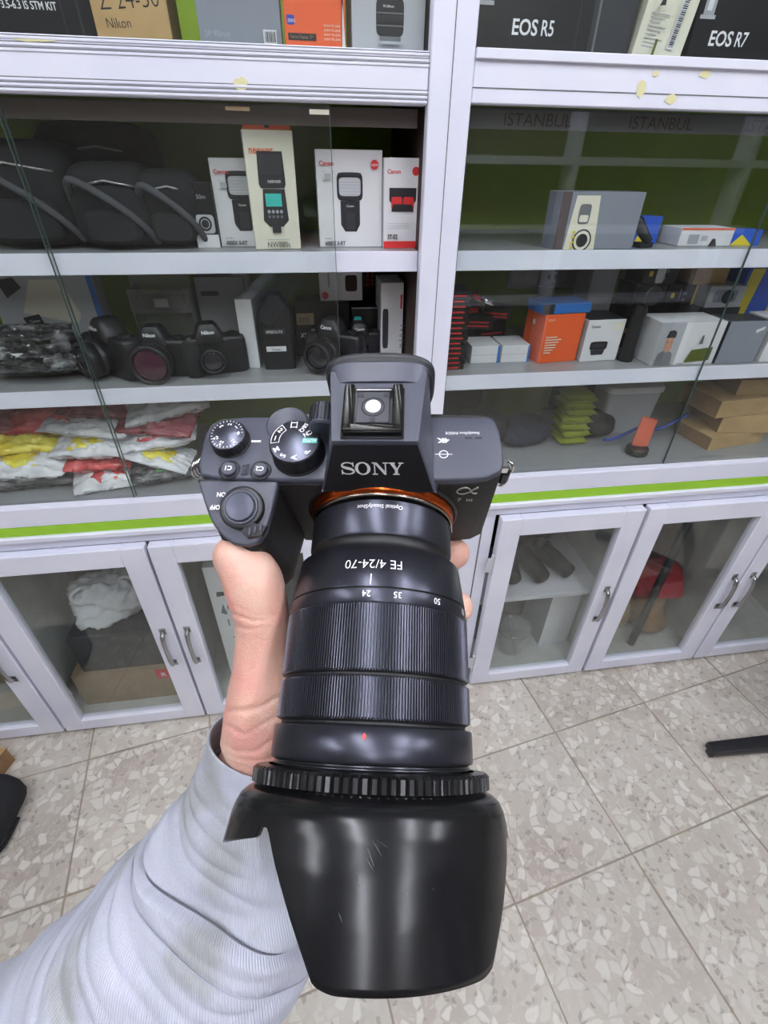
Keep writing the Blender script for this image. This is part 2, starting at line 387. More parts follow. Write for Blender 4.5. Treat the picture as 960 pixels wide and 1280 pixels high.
# translucent grey strips with lettering at the top of each bay
b = MB(); b.box(.290, CX1, .030, .032, 1.606, 1.636, mat('strip_grey', srgb(96, 98, 98), .6))
for x in (.36, .60, .84): b.text('ISTANBUL', .026, M['brown'], TM((x, .0296, 1.611), (1, 0, 0), (0, 0, 1)), 'LEFT', 1.1)
part('top_strip', b)
b = MB(); b.box(CX0, .205, .030, .032, 1.604, 1.630, mat('strip_brown', srgb(98, 88, 84), .6)); part('top_strip', b)
b = MB(); b.box(CX0-.02, CX1+.02, -.02, YB, 2.41, 2.46, W, .003); part('top_cap', b)
# base unit
b = MB(); b.box(CX0, CX1, YB, YB+.012, .03, .80, M['kraft_dark']); part('back_panel', b)
b = MB(); b.box(CX0, CX1, .0, YB-.001, .03, .048, M['inwhite']); part('base_floor', b)
for x in (-1.37, -.91, -.46, .0, .44, .9115, 1.365, 1.82):
    part('divider', MB().box(x-.008, x+.008, .002, YB-.001, .0485, .775, M['inwhite']))
b = MB(); b.box(.005, .468, -.006, .0015, .0, .776, W, .002); b.box(.430, .434, -.0066, -.005, 0, .776, M['seam']); part('face_panel', b)
sh_low = MB(); sh_low.box(.449, .903, .012, YB-.002, .384, .402, M['whited'], .001); part('shelf', sh_low)
# plinth shadow gap
part('plinth', MB().box(CX0, CX1, .04, YB-.001, 0, .029, M['seam']))

def door(n, x0, x1, handle=None, hinge=False):
    d = MB(); y0, y1, z0, z1, w, wb = -.036, -.008, .018, .766, .060, .048
    # mitred frame: two stiles and two rails with small visible joints
    d.box(x0, x0+w, y0, y1, z0, z1, W, .002); d.box(x1-w, x1, y0, y1, z0, z1, W, .002)
    d.box(x0+w, x1-w, y0, y1, z1-w, z1, W, .002); d.box(x0+w, x1-w, y0, y1, z0, z0+wb, W, .002)
    o = d.build('cabinet_door', cab)
    MB().box(x0+w-.004, x1-w+.004, -.024, -.020, z0+wb-.004, z1-w+.004, M['doorglass']).build('glass_pane', o)
    if handle:
        hx = x0+w/2 if handle == 'l' else x1-w/2
        h = MB(); T = None
        z = .385
        h.box(hx-.009, hx+.009, y0-.003, y0+.0005, z+.058, z+.082, M['steel'], .001); h.box(hx-.009, hx+.009, y0-.003, y0+.0005, z-.082, z-.058, M['steel'], .001)
        pts = [(hx, y0-.003, z+.07), (hx, y0-.014, z+.062), (hx, y0-.020, z+.04), (hx, y0-.022, z), (hx, y0-.020, z-.04), (hx, y0-.014, z-.062), (hx, y0-.003, z-.07)]
        h.tube(pts, [.006, .007, .0065, .006, .0065, .007, .006], M['steel'], 10)
        h.build('door_handle', o)
    if hinge:
        for z in (.60, .14):
            h = MB(); h.cyl(.0045, z-.035, z+.035, M['whited'], 12, Matrix.Translation((x0-.005, -.030, 0)))
            h.box(x0-.022, x0-.004, -.0335, -.031, z-.028, z+.028, M['whited'], .0008)
            h.build('hinge', o)
    return o
door(0, -1.82, -1.372, 'l')
door(1, -1.365, -.915, 'r'); door(2, -.905, -.463, 'r'); door(3, -.455, -.012, 'l')
door(4, .476, .905, 'r', True); door(5, .918, 1.360, 'r'); door(6, 1.368, 1.81, 'l')

# ------------------------------------------------------------------ boxes of goods
# printed box: front faces -y, origin at the middle of the front bottom edge
def fr(i, w): return lambda u, v, k=1: (u-w/2, -.0003*k, v)
class Print:
    def __init__(s, mb, w, d, h, side='front'):
        s.mb, s.w, s.h = mb, w, h; s.k = 1; s.d = d; s.side = side
        if side == 'front': s.T = lambda k: TM((-w/2, -.00025*k, 0), (1, 0, 0), (0, 0, 1))
        elif side == 'right': s.T = lambda k: TM((w/2+.00025*k, 0, 0), (0, 1, 0), (0, 0, 1))
        elif side == 'left': s.T = lambda k: TM((-w/2-.00025*k, d, 0), (0, -1, 0), (0, 0, 1))
        else: s.T = lambda k: TM((-w/2, 0, h+.00025*k), (1, 0, 0), (0, 1, 0))
    def poly(s, pts, m): s.mb.add([(x, y, 0) for x, y in pts], [list(range(len(pts)))], m, s.T(s.k)); s.k += 1
    def rect(s, x0, y0, x1, y1, m): s.poly([(x0, y0), (x1, y0), (x1, y1), (x0, y1)], m)
    def disc(s, x, y, r, m, ry=None): s.poly([(x+r*math.cos(a), y+(ry or r)*math.sin(a)) for a in [2*PI*i/24 for i in range(24)]], m)
    def rr(s, x0, y0, x1, y1, m, e=.35):
        a, b = (x1-x0)/2, (y1-y0)/2
        s.poly([((x0+x1)/2+p, (y0+y1)/2+q) for p, q in sup(a, b, e, 28)], m)
    def text(s, x, y, size, t, m, rot=0, align='LEFT', sx=1, bold=0):
        s.mb.text(t, size, m, s.T(s.k) @ Matrix.Translation((x, y, 0)) @ Matrix.Rotation(rot, 4, 'Z'), align, sx, bold); s.k += 1
def pbox(name, label, cat, group, x, y, z, w, d, h, m, prints=None, rz=0, side=None, top=None, shear=0, rest=None):
    b = MB(); b.box(-w/2, w/2, 0, d, 0, h, m, .0008)
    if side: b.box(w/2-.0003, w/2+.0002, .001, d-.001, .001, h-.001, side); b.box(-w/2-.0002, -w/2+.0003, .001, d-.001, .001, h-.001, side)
    if top: b.box(-w/2+.001, w/2-.001, .001, d-.001, h-.0003, h+.0002, top)
    # carton flap seam on the lid
    b.box(-w/2+.002, w/2-.002, .0035, .0042, h-.0003, h+.0003, M['ink_grey'])
    if prints: prints(b, w, d, h)
    o = b.build(name, None, (x, y, z), rz)
    return tag(o, label, cat, group)
G1 = 'cartons on the top shelf'; G2 = 'boxed flash units on the upper shelf'; G3 = 'goods on the middle shelf'
ZU = 1.698
INK, INKG, INKR, INKW = M['ink'], M['ink_grey'], M['ink_red'], M['ink_white']
def p_stm(b, w, d, h):
    p = Print(b, w, d, h); p.rect(.002, .002, w-.002, .006, M['card_dark']); p.text(w-.050, .034, .0125, 'F3.5-6.3 IS STM KIT', INKW, 0, 'RIGHT', .8, .012); p.rect(w-.045, .001, w-.043, h-.01, M['card_dark']); p.rect(w-.022, .001, w-.019, h-.01, M['card_dark'])
pbox('lens_kit_box', 'black carton with white slanted kit lettering, beside the kraft carton on the top shelf', 'box', G1, -.39, .045, ZU, .19, .12, .16, M['card_black'], p_stm)
def p_kraft(b, w, d, h):
    p = Print(b, w, d, h)
    p.text(.012, .034, .030, 'Z 24-50', INK, .08, 'LEFT', .9, -.012); p.text(.016, .015, .016, 'Nikon', INK, .05, 'LEFT', .9, -.01)
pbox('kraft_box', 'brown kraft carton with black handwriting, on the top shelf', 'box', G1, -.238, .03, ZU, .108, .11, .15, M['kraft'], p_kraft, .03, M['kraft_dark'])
def p_90(b, w, d, h):
    p = Print(b, w, d, h); p.text(.008, .010, .010, 'SP 90mm', M['ink_lgrey'], 0); p.text(.008, .001, .006, 'F/2.8 MACRO', M['ink_lgrey'], 0)
    p.rect(w-.028, .002, w-.008, .020, M['card_white'])
    for i in range(9): p.rect(w-.026+i*.0019, .006, w-.026+i*.0019+(.0011 if i % 3 else .0006), .018, INK)
    p.disc(w*.6, .07, .012, INK)
pbox('lens_box', 'slate grey lens carton with a barcode sticker, between kraft and orange cartons', 'box', G1, -.079, .02, ZU, .124, .11, .15, M['card_grey'], p_90)
def p_or(b, w, d, h):
    p = Print(b, w, d, h); p.rr(.004, .026, .016, .037, M['zeiss_blue']); p.text(.0055, .029, .005, 'ZEISS', INKW); p.rect(.005, .009, .048, .017, M['ink']); p.text(.008, .011, .0055, 'Vario-Tessar T*', M['tan'])
    p.poly([(w-.006, .001), (w-.001, .001), (w-.003, h*.3), (w-.009, h*.45), (w-.005, h*.6), (w-.001, h)], M['card_white'])
    for i in range(4): p.text(w-.034, .025-i*.005, .004, 'SONY FE LENS', M['card_cream'])
pbox('lens_box', 'orange lens carton with a small blue emblem, on the top shelf', 'box', G1, .035, .014, ZU, .094, .11, .15, M['card_orange'], p_or)
def p_lg(b, w, d, h):
    p = Print(b, w, d, h); cx = w*.52
    p.rr(cx-.022, .018, cx+.022, .062, INK); p.rect(cx-.022, .030, cx+.022, .0315, M['ink_grey']); p.rect(cx-.021, .044, cx+.021, .0455, M['ink_grey'])
    for i in range(14): p.rect(cx-.021+i*.003, .034, cx-.0195+i*.003, .042, M['card_dark'])
    p.rect(cx-.017, .0105, cx+.017, .018, M['ink_grey']); p.rect(cx-.017, .009, cx+.017, .0125, M['card_lgrey']); p.text(cx-.012, .05, .004, '70-200mm', INKW)
pbox('lens_box', 'light grey carton printed with a black lens, next to the post', 'box', G1, .150, .018, ZU, .116, .11, .16, M['card_lgrey'], p_lg)
def eos(t, big=True):
    def f(b, w, d, h):
        p = Print(b, w, d, h); x = w*.33 if big else w*.16
        p.text(x, .030, .0265, 'EOS', INKW, 0, 'LEFT', .95, .02); p.text(x+.050, .030, .0265, t, INKW, 0, 'LEFT', .8, .012)
        p.rect(.006, .062, .034, .067, M['card_lgrey']); p.rect(.010, .067, .030, .10, M['ink_lgrey']); p.rect(.015, .072, .024, .09, M['card_white'])
        if not big: p.rect(w*.14, .060, w*.9, .0602, M['card_dark'])
        p.rect(w-.025, .001, w-.0235, h, M['card_dark'])
    return f
pbox('camera_box', 'glossy black camera carton with white lettering, right beside the center post', 'box', G1, .39, .03, ZU, .205, .15, .17, M['card_black'], eos('R5'))
pbox('camera_box', 'narrow dark charcoal carton without lettering, touching the leaning cream one', 'box', G1, .535, .045, ZU, .080, .15, .17, M['card_dark'], lambda b, w, d, h: Print(b, w, d, h).rect(.012, .001, .016, h, M['ink_grey']))
def p_label(b, w, d, h):
    p = Print(b, w, d, h)
    for i in range(9): p.rect(.012, .020+i*.005, .012+.02+.012*((i*7) % 3)/2, .0215+i*.005, M['ink_lgrey'])
    p.rect(.056, .022, .068, .085, M['card_white'])
    for i in range(24): p.rect(.058, .025+i*.0024, .066, .025+i*.0024+(.0014 if i % 3 else .0007), INK)
    p.rect(.030, .004, .0345, .03, M['olive']); p.poly([(.018, .068), (.024, .086), (.028, .07)], INK)
o = pbox('camera_box', 'pale cream carton side covered in small print and barcode, leaning between black cartons', 'box', G1, .617, .028, ZU, .086, .15, .17, M['card_cream'], p_label); o.rotation_euler = (0, math.radians(7), math.radians(-6))
pbox('camera_box', 'black camera carton with white lettering, just past the leaning cream carton side', 'box', G1, .790, .04, ZU, .215, .15, .17, M['card_black'], eos('R7', False))
pbox('camera_box', 'plain black carton at the far end of the top shelf, past the lettered one', 'box', G1, 1.01, .04, ZU, .19, .15, .17, M['card_black'])

def p_flash(p, cx, y0, s):          # printed speedlight picture
    p.poly([(cx-.011*s, y0), (cx+.012*s, y0), (cx+.019*s, y0+.012*s), (cx+.019*s, y0+.052*s), (cx-.019*s, y0+.052*s), (cx-.019*s, y0+.012*s)], INK)
    p.rect(cx-.008*s, y0+.004*s, cx+.009*s, y0+.032*s, M['card_dark']); p.text(cx, y0+.042*s, .0055*s, 'Canon', INKW, 0, 'CENTER')
    p.rr(cx-.025*s, y0+.052*s, cx+.025*s, y0+.098*s, INK); p.rr(cx-.021*s, y0+.060*s, cx+.021*s, y0+.090*s, M['card_lgrey'])
    for i in range(5): p.rect(cx-.018*s, y0+(.065+i*.005)*s, cx+.018*s, y0+(.0655+i*.005)*s, M['card_white'])
    p.rect(cx-.022*s, y0+.092*s, cx+.022*s, y0+.097*s, M['card_dark'])
def p_600(b, w, d, h):
    p = Print(b, w, d, h); p_flash(p, w*.5, .027, .98); p.text(.006, h-.024, .010, 'Canon', INKR, 0, 'LEFT', 1, .02); p.disc(w-.015, h-.022, .0075, INKR); p.text(w-.015, h-.0245, .006, 'NEW', INKW, 0, 'CENTER')
    p.text(.010, .004, .0095, '600EX II-RT', M['card_dark'], 0, 'LEFT', .85, .03); p.text(.010, .0145, .004, 'Speedlite', INKG)
    for (x, y) in ((.012, h-.034), (.028, h-.034), (.012, h-.049), (.028, h-.049)): p.rect(x, y, x+.004, y+.0008, M['ink_lgrey']); 
    p.rr(.015, h-.045, .027, h-.036, M['card_lgrey'])
pbox('flash_box', 'wide white flash carton with a round red badge, beside the narrow red-footed one', 'box', G2, .0865, .065, 1.4165, .124, .09, .157, M['card_white'], p_600)
pbox('flash_box', 'white flash carton partly hidden behind the taller orange-topped carton', 'box', G2, -.118, .078, 1.4165, .10, .09, .142, M['card_white'], p_600)
def p_nee(b, w, d, h):
    p = Print(b, w, d, h); cx = w*.5
    p.rect(0, h-.0008, w, h, M['card_orange']); p.text(.008, h-.034, .017, 'neewer', M['ink_orange'], 0, 'LEFT', .8, .02)
    p.poly([(cx-.021, .098), (cx+.021, .098), (cx+.024, .104), (cx+.022, .152), (cx-.022, .152), (cx-.024, .104)], INK); p.rect(cx-.02, .118, cx+.019, .148, M['card_dark']); p.text(cx+.004, .106, .006, 'NEEWER', INKW, 0, 'CENTER')
    p.poly([(cx-.012, .038), (cx+.013, .038), (cx+.024, .048), (cx+.021, .097), (cx-.018, .097), (cx-.022, .048)], INK)
    p.rect(cx-.015, .070, cx+.014, .090, M['teal']); 
    for i in range(4): p.disc(cx-.011+i*.0075, .062, .0028, M['ink_lgrey']); p.disc(cx-.011+i*.0075, .054, .0024, M['ink_grey'])
    p.rect(cx-.008, .028, cx+.008, .038, M['card_dark']); p.text(cx+.001, .004, .013, 'NW880s', M['card_dark'], 0, 'CENTER', .9)
    p.rect(cx-.02, .0165, cx+.022, .0175, M['ink_lgrey'])
o = pbox('flash_box', 'tall cream flash carton with an orange top edge and printed flash', 'box', G2, -.056, .04, 1.4165, .086, .06, .182, M['card_cream'], p_nee, .12)
b = MB(); b.box(-.040, .040, -.0006, .0, .1825, .192, M['card_orange']); b.box(-.040, .040, 0, .05, .191, .192, M['card_orange']); b.box(-.004, .004, -.001, .0005, .184, .190, M['blk_plastic']); b.build('lid_flap', o)
def p_ste(b, w, d, h):
    p = Print(b, w, d, h); cx = w*.55; p.text(.006, h-.024, .0095, 'Canon', INKR, 0, 'LEFT', 1, .02); p.disc(w-.006, h-.020, .007, INKR)
    p.poly([(cx-.021, .074), (cx+.021, .074), (cx+.026, .080), (cx+.026, .10), (cx-.026, .10), (cx-.026, .080)], INK); p.rr(cx-.022, .064, cx-.001, .086, M['card_red']); p.rr(cx+.001, .064, cx+.022, .086, M['card_red']); p.poly([(cx-.022, .062), (cx+.022, .062), (cx+.018, .074), (cx-.018, .074)], INK)
    p.rect(.0, 0, w, .012, M['card_red']); p.text(.008, .016, .0105, 'ST-E2', M['card_dark'], 0, 'LEFT', .8, .03)
    for i in range(3): p.rect(.008, .034+i*.004, .05, .0345+i*.004, M['ink_lgrey'])
pbox('flash_box', 'narrow white carton with a red band at its foot, against the post', 'box', G2, .183, .05, 1.4165, .066, .09, .146, M['card_white'], p_ste)

# soft camera bags on the upper shelf (dark lumps)
def lump(name, label, cat, group, x, y, z, w, d, h, m, e=.55, rz=0, extras=None, dens=.06, seed=1, n=28, mm=18):
    b = MB(); loops = []
    for i in range(mm+1):
        t = -PI/2+PI*i/mm; c, s_ = math.cos(t), math.sin(t)
        k = abs(c)**e; zz = h/2+h/2*math.copysign(abs(s_)**e, s_)
        L_ = []
        for (px, py) in sup(w/2*k+1e-4, d/2*k+1e-4, e, n):
            q = 1+dens*noise.noise(Vector((px*9+seed, py*9, zz*9)))*2
            L_.append((px*q, py*q+d/2, zz))
        loops.append(L_)
    b.loft(loops, m); o = b.build(name, None, (x, y, z), rz)
    if extras: extras(o)
    return tag(o, label, cat, group)
def bag_extras(w, d, h, strap=True, pocket=True):
    def f(o):
        if pocket:
            b = MB(); b.loft([[(p, -.004-.012*k, h*.28+q) for p, q in sup(w*.32*s_, h*.2*s_, .5, 24)] for k, s_ in ((-1, 1), (0, 1), (.7, .93), (1, .8))], M['blk_fabric']); b.build('pocket', o)
        if strap:
            b = MB(); pts = [(-w*.45, d*.2, h*.5), (-w*.35, -.012, h*.8), (0, -.02, h*.62), (w*.3, -.014, h*.35), (w*.44, d*.1, h*.08)]
            b.tube([Vector(p) for p in smooth_pts(pts, 6)], .006, M['grey_fabric'], 8); b.build('strap', o)
            MB().tube([(-w*.36, .006, h*.72), (0, -.001, h*.79), (w*.36, .006, h*.72)], .0025, M['steel'], 6).build('zipper', o)
    return f
def smooth_pts(pts, k):
    P = [Vector(p) for p in pts]; out = []
    for i in range(len(P)-1):
        a, b_, c, d_ = P[max(i-1, 0)], P[i], P[i+1], P[min(i+2, len(P)-1)]
        for j in range(k):
            t = j/k; out.append(.5*((2*b_)+(c-a)*t+(2*a-5*b_+4*c-d_)*t*t+(3*b_-a-3*c+d_)*t*t*t))
    out.append(P[-1]); return out
GB = 'camera bags on the upper shelf'
for i, (x, y, w, d, h, lb) in enumerate([(-.50, .05, .20, .16, .165, 'large black fabric camera bag at the far end of the upper shelf'), (-.345, .04, .15, .15, .135, 'black padded camera bag with grey strap, second along the upper shelf'), (-.245, .055, .12, .13, .125, 'small black shoulder bag beside the tiny boxed camera'), (-.66, .05, .16, .16, .14, 'black camera bag mostly outside the frame on the upper shelf'), (-.40, .22, .24, .14, .20, 'tall black backpack standing behind the other bags')]):
    lump('camera_bag', lb, 'bag', GB, x, y, 1.4165, w, d, h, M['blk_fabric'], .5, .05*i, bag_extras(w, d, h), seed=i*3)
def p_mini(b, w, d, h):
    p = Print(b, w, d, h); p.rect(0, 0, w, .022, M['card_white']); p.rr(.004, .024, w-.004, .055, M['card_lgrey']); p.disc(w*.5, .040, .012, INK); p.disc(w*.5, .040, .0085, M['ink_lgrey']); p.disc(w*.5, .040, .007, INK); p.text(w*.5, h-.025, .010, '50m', M['ink_lgrey'], 0, 'CENTER')
pbox('housing_box', 'small black carton with a round lens picture and a white foot, beside flash cartons', 'box', None, -.190, .066, 1.4165, .042, .05, .105, M['card_black'], p_mini)

# ------------ right bay, upper shelf
def p_gp(b, w, d, h):
    p = Print(b, w, d, h); p.rect(.0, .0, .02, h, M['brown']); p.poly([(.022, 0), (.088, 0), (.078, .092), (.030, .092)], M['card_cream'])
    p.disc(.058, .016, .020, INK); p.disc(.058, .016, .017, M['card_cream']); p.disc(.058, .016, .012, INK); p.rr(.040, .045, .064, .078, M['ink_grey']); p.rr(.043, .048, .061, .060, M['card_cream'])
    for i in range(4): p.rect(.034, .002+i*.009, .04, .006+i*.009, M['card_yellow'])
pbox('accessory_box', 'grey lidded case holding a cream printed card, on the upper shelf against the green board', 'box', None, .577, .012, 1.4165, .172, .06, .098, M['card_grey'], p_gp)
t = tag(empty('microphone', (.700, .03, 1.4165), .2), 'small black shotgun microphone lying against blue packets', 'microphone')
MB().tube([(-.03, .03, .058), (-.012, .02, .044), (.0, .01, .026), (.012, 0, .010)], [.012, .012, .010, .009], M['blk_plastic'], 14).build('body', t)
MB().tube([(-.036, .033, .064), (-.028, .03, .056)], [.0125, .0125], M['steel'], 14).build('end_cap', t)
MB().box(-.012, .022, -.005, .02, 0, .010, M['blk_plastic'], .002).build('foot', t)
for i, (x, y, w, h, r, lb) in enumerate([(.735, .09, .07, .052, .1, 'blue and yellow packet standing behind the microphone'), (.955, .06, .075, .030, -.1, 'blue packet lying past the white and orange carton')]):
    pbox('packet', lb, 'packet', 'blue packets on the upper shelf', x, y, 1.4165, w, .04, h, M['bluebright'], lambda b, w, d, h: (Print(b, w, d, h).poly([(.01, .0), (w*.8, .0), (w*.4, h*.7)], M['card_yellow'])), r)
def p_who(b, w, d, h):
    p = Print(b, w, d, h); p.rect(0, h-.004, w, h, M['card_orange']); p.rect(.02, .004, .045, .022, M['ink_lgrey'])
    p.poly([(.072, 0), (.092, 0), (.085, .014), (.078, .014)], INK); p.rect(.05, .01, .065, .02, M['card_lgrey'])
pbox('accessory_box', 'flat white carton with an orange top edge, upper shelf right bay', 'box', None, .855, .05, 1.4165, .125, .07, .034, M['card_white'], p_who)

# ------------ wall sockets on the green board
e = tag(empty('socket_plate', (.68, YB, 1.315)), 'pale wall socket and switch panel on the green board, under the upper shelf', 'wall socket')
b = MB(); b.box(-.125, .125, -.012, -.0005, -.045, .055, M['card_lgrey'], .003); b.build('back_plate', e)
b = MB(); b.box(-.12, -.04, -.016, -.0125, -.036, .05, M['card_white'], .002); [b.cyl(.007, 0, .004, M['ink_white'], 16, TM((x, -.0160, z), (1, 0, 0), (0, 0, 1))) for x, z in ((-.095, -.015), (-.075, -.015), (-.075, .02))]; b.build('switch_panel', e)
b = MB(); b.box(-.035, .045, -.016, -.0125, -.036, .05, M['card_lgrey'], .002)
for x, z in ((-.018, .02), (.008, .02), (-.008, -.015), (.012, -.015), (.008, .005)): b.box(x-.003, x+.003, -.0168, -.0155, z-.006, z+.006, INK)
b.cyl(.006, 0, .004, M['ink_white'], 16, TM((.032, -.0160, .028), (1, 0, 0), (0, 0, 1))); b.build('socket_panel', e)

# ------------ SLR cameras
def slr(label, x, y, z, rz, sc=1, brand='Nikon', lens=(.034, .05), glassm=None, w=.135, grp='SLR cameras on the middle shelf', lx=-.01, tilt=0, name='slr_camera'):
    e = tag(empty(name, (x, y, z), rz), label, 'camera', grp); s_ = sc
    P = M['blk_plastic']
    b = MB(); loops = []
    for zz, k in ((0, .9), (.004, 1), (.05, 1.0), (.072, .98), (.078, .93), (.08, .82)):
        loops.append([(px*s_, (py+.03)*s_, zz*s_) for px, py in sup(w/2*k, .024*k, .4, 32)])
    b.loft(loops, P); b.build('body', e)
    b = MB(); b.loft([[(-w/2*s_+(px+.018)*s_, (py+.018)*s_, zz*s_) for px, py in sup(.020*k, .026*k, .7, 20)] for zz, k in ((.002, .95), (.03, 1), (.066, 1), (.076, .8))], M['blk_fabric']); b.build('grip', e)
    b = MB(); b.loft([[((px+lx)*s_, (py+.028)*s_, zz*s_) for px, py in sup(a, c, .45, 24)] for zz, a, c in ((.07, .034, .026), (.085, .030, .026), (.102, .022, .022), (.108, .016, .018))], P)
    b.text(brand, .0105*s_, INKW, TM((lx*s_, -.0002*s_, .090*s_), (1, 0, 0), (0, .28, 1)), 'CENTER', 1, .02); b.build('viewfinder_housing', e)
    R, Ln = lens
    T = TM((lx*s_, .008*s_, .040*s_), (1, 0, 0), (0, 0, 1))
    b = MB(); q = [(R*.86, 0), (R*.86, .008), (R, .012), (R, Ln*.45), (R*.96, Ln*.47), (R*.96, Ln*.52), (R*1.02, Ln*.54), (R*1.02, Ln*.92), (R*.98, Ln), (R*.84, Ln), (R*.80, Ln*.9)]
    b.lathe([(r*s_, h*s_) for r, h in q], P, 40, T, True, lambda a, i: 1+(.012 if i in (2, 3, 6, 7) and int(a*40/PI) % 2 else 0)); o = b.build('lens', e)
    b = MB(); gm = glassm or M['lens_glass']; b.lathe([(R*.80*s_, Ln*.9*s_), (R*.6*s_, Ln*.965*s_), (R*.3*s_, Ln*.995*s_), (.0004, Ln*1.0*s_)], gm, 40, T)
    b.build('front_glass', o)
    b = MB(); b.cyl(.011*s_, .078*s_, .085*s_, P, 24, Matrix.Translation((w*.3*s_, .03*s_, 0)), .001); b.build('mode_dial', e)
    b = MB(); b.cyl(.006*s_, .076*s_, .082*s_, M['steel'], 18, Matrix.Translation((-w*.38*s_, .016*s_, 0)), .001); b.build('shutter_button', e)
    if tilt: e.rotation_euler = (tilt, 0, rz)
    return e
slr('black SLR camera with its lens turned aside, next to the plastic-wrapped one', -.452, .075, 1.1635, -.75, 1.1, 'Nikon', (.034, .045))
slr('black SLR camera with a dark purple front glass, below a clear acrylic stand', -.335, .060, 1.1635, -.08, .98, 'Nikon', (.043, .050), M['lens_purple'])
slr('black SLR camera with a small lens, left of the slim white carton', -.215, .065, 1.1635, .2, 1.0, 'Nikon', (.026, .040))
slr('black SLR camera with a long lens lying beside the battery grip', .035, .075, 1.1635, -.55, 1.0, 'Canon', (.033, .060))
slr('black SLR camera half hidden behind the slim white carton', .115, .13, 1.1635, .1, .8, 'Canon', (.026, .03))
# plastic wrapped lens bundle
def pillow(name, x, y, z, w, d, t, m, rx=0, ry=0, rz=0, seed=0, n=22, wr=.25, parent=None, edge=.002, freq=3., crk=.6):
    b = MB(); vs = []; fs = []
    for side in (1, -1):
        for i in range(n+1):
            for j in range(n+1):
                u, v = 2*i/n-1, 2*j/n-1
                k = max(0, (1-u**4)*(1-v**4))**.6
                q = noise.noise(Vector((u*freq+seed, v*freq, side*.7+seed)))+.5*noise.noise(Vector((u*freq*2.5, v*freq*2.5+seed, side)))+(.55-1.9*abs(noise.noise(Vector((u*freq*1.3-seed, v*freq*1.6, side*2.)))))*crk
                hh = t/2*k*(1+wr*q*2)*side+wr*t*.5*noise.noise(Vector((u*1.5+seed, v*1.5, 3.1)))
                vs.append((u*w/2*(1+.03*q), v*d/2*(1+.03*q), hh+side*edge*.2))
    N1 = (n+1)**2
    for i in range(n):
        for j in range(n):
            a = i*(n+1)+j; fs.append((a, a+n+1, a+n+2, a+1)); a += N1; fs.append((a, a+1, a+n+2, a+n+1))
    rim = [i*(n+1) for i in range(n+1)]+[n*(n+1)+j for j in range(1, n+1)]+[i*(n+1)+n for i in range(n-1, -1, -1)]+[j for j in range(n-1, 0, -1)]
    for a, c in zip(rim, rim[1:]+rim[:1]): fs.append((a, c, c+N1, a+N1))
    b.add(vs, fs, m, None, True)
    return b.build(name, parent, (x, y, z), (rx, ry, rz))
filmw = mat('film_painted_glints', (.35, .35, .37), .16, coat=1); vary(filmw, (.03, .03, .035), (.3, .3, .32), 26, 5, .5, .68, 1, 70, .006)  # pale flecks in the film colour imitate sparkles of light on the crinkles
e = tag(empty('wrapped_lens', (-.60, .10, 1.1635)), 'black lens bundle wrapped in crinkled shiny clear plastic, on the middle shelf', 'lens')
MB().tube([(-.05, 0, .042), (.055, -.02, .046)], [.040, .036], M['blk_plastic'], 28).build('barrel', e)
pillow('plastic_wrap', 0, -.01, .062, .19, .10, .105, filmw, rx=1.25, seed=3, wr=.30, parent=e, freq=5)
b = MB(); b.box(-.012, .012, -.0655, -.0645, .063, .070, M['card_white'], 0); b.build('sticker', e)
# items behind
def p_bg(b, w, d, h):
    p = Print(b, w, d, h); p.poly([(.05, 0.055), (.085, .12), (.145, .12), (.165, .05), (.155, .03)], M['card_cream']); p.poly([(.03, .085), (.065, .105), (.055, .125), (.02, .12)], M['card_dark']); p.poly([(.05, .022), (.085, .028), (.08, .052), (.045, .045)], M['card_dark']); p.text(.056, .034, .008, 'Canon', INKW, .1)
    p.rect(w-.012, 0, w, h, M['card_blue'])
pbox('poster_card', 'pale blue-grey carton with a cream shape and dark tags, above the wrapped lens', 'box', G3, -.565, .16, 1.2275, .21, .05, .15, M['card_lgrey'], p_bg)
pbox('carton', 'low plain grey carton carrying the blue-grey carton', 'box', G3, -.565, .155, 1.1635, .20, .10, .063, M['card_grey'])
# clear acrylic stand
e = tag(empty('acrylic_stand', (-.335, .20, 1.1635)), 'clear acrylic display stand with a dark plate, behind the purple lens camera', 'stand')
b = MB(); b.box(-.065, .065, 0, .003, 0, .19, M['clearplastic']); b.box(-.065, .065, -.05, .003, .0, .003, M['clearplastic']); b.box(-.065, -.062, -.03, .05, 0, .16, M['clearplastic']); b.box(.062, .065, -.03, .05, 0, .16, M['clearplastic']); b.box(-.065, .065, -.032, -.029, .11, .16, M['clearplastic']); b.build('frame', e)
b = MB(); b.box(-.05, .05, -.027, -.010, .115, .15, M['card_black'], .002); b.rect = None; b.box(-.015, .015, -.0275, -.027, .122, .14, M['card_white']); b.build('plate', e)
pbox('carton', 'clear topped beige carton standing behind the small-lensed camera', 'box', G3, -.21, .22, 1.1635, .11, .08, .175, M['card_lgrey'], lambda b, w, d, h: Print(b, w, d, h).rect(.01, h-.04, .05, h-.03, M['ink_grey']))
pbox('slim_box', 'slim tall white carton standing beside the battery grip', 'box', G3, -.148, .105, 1.1635, .036, .10, .150, M['card_white'], None, -.15, M['card_lgrey'])
pbox('slim_box', 'white carton printed with blue and red letters, standing above the slim carton', 'box', G3, -.165, .24, 1.1635, .035, .05, .205, M['card_white'], lambda b, w, d, h: (Print(b, w, d, h).text(.026, .12, .022, 'ILETA', M['zeiss_blue'], PI/2)))
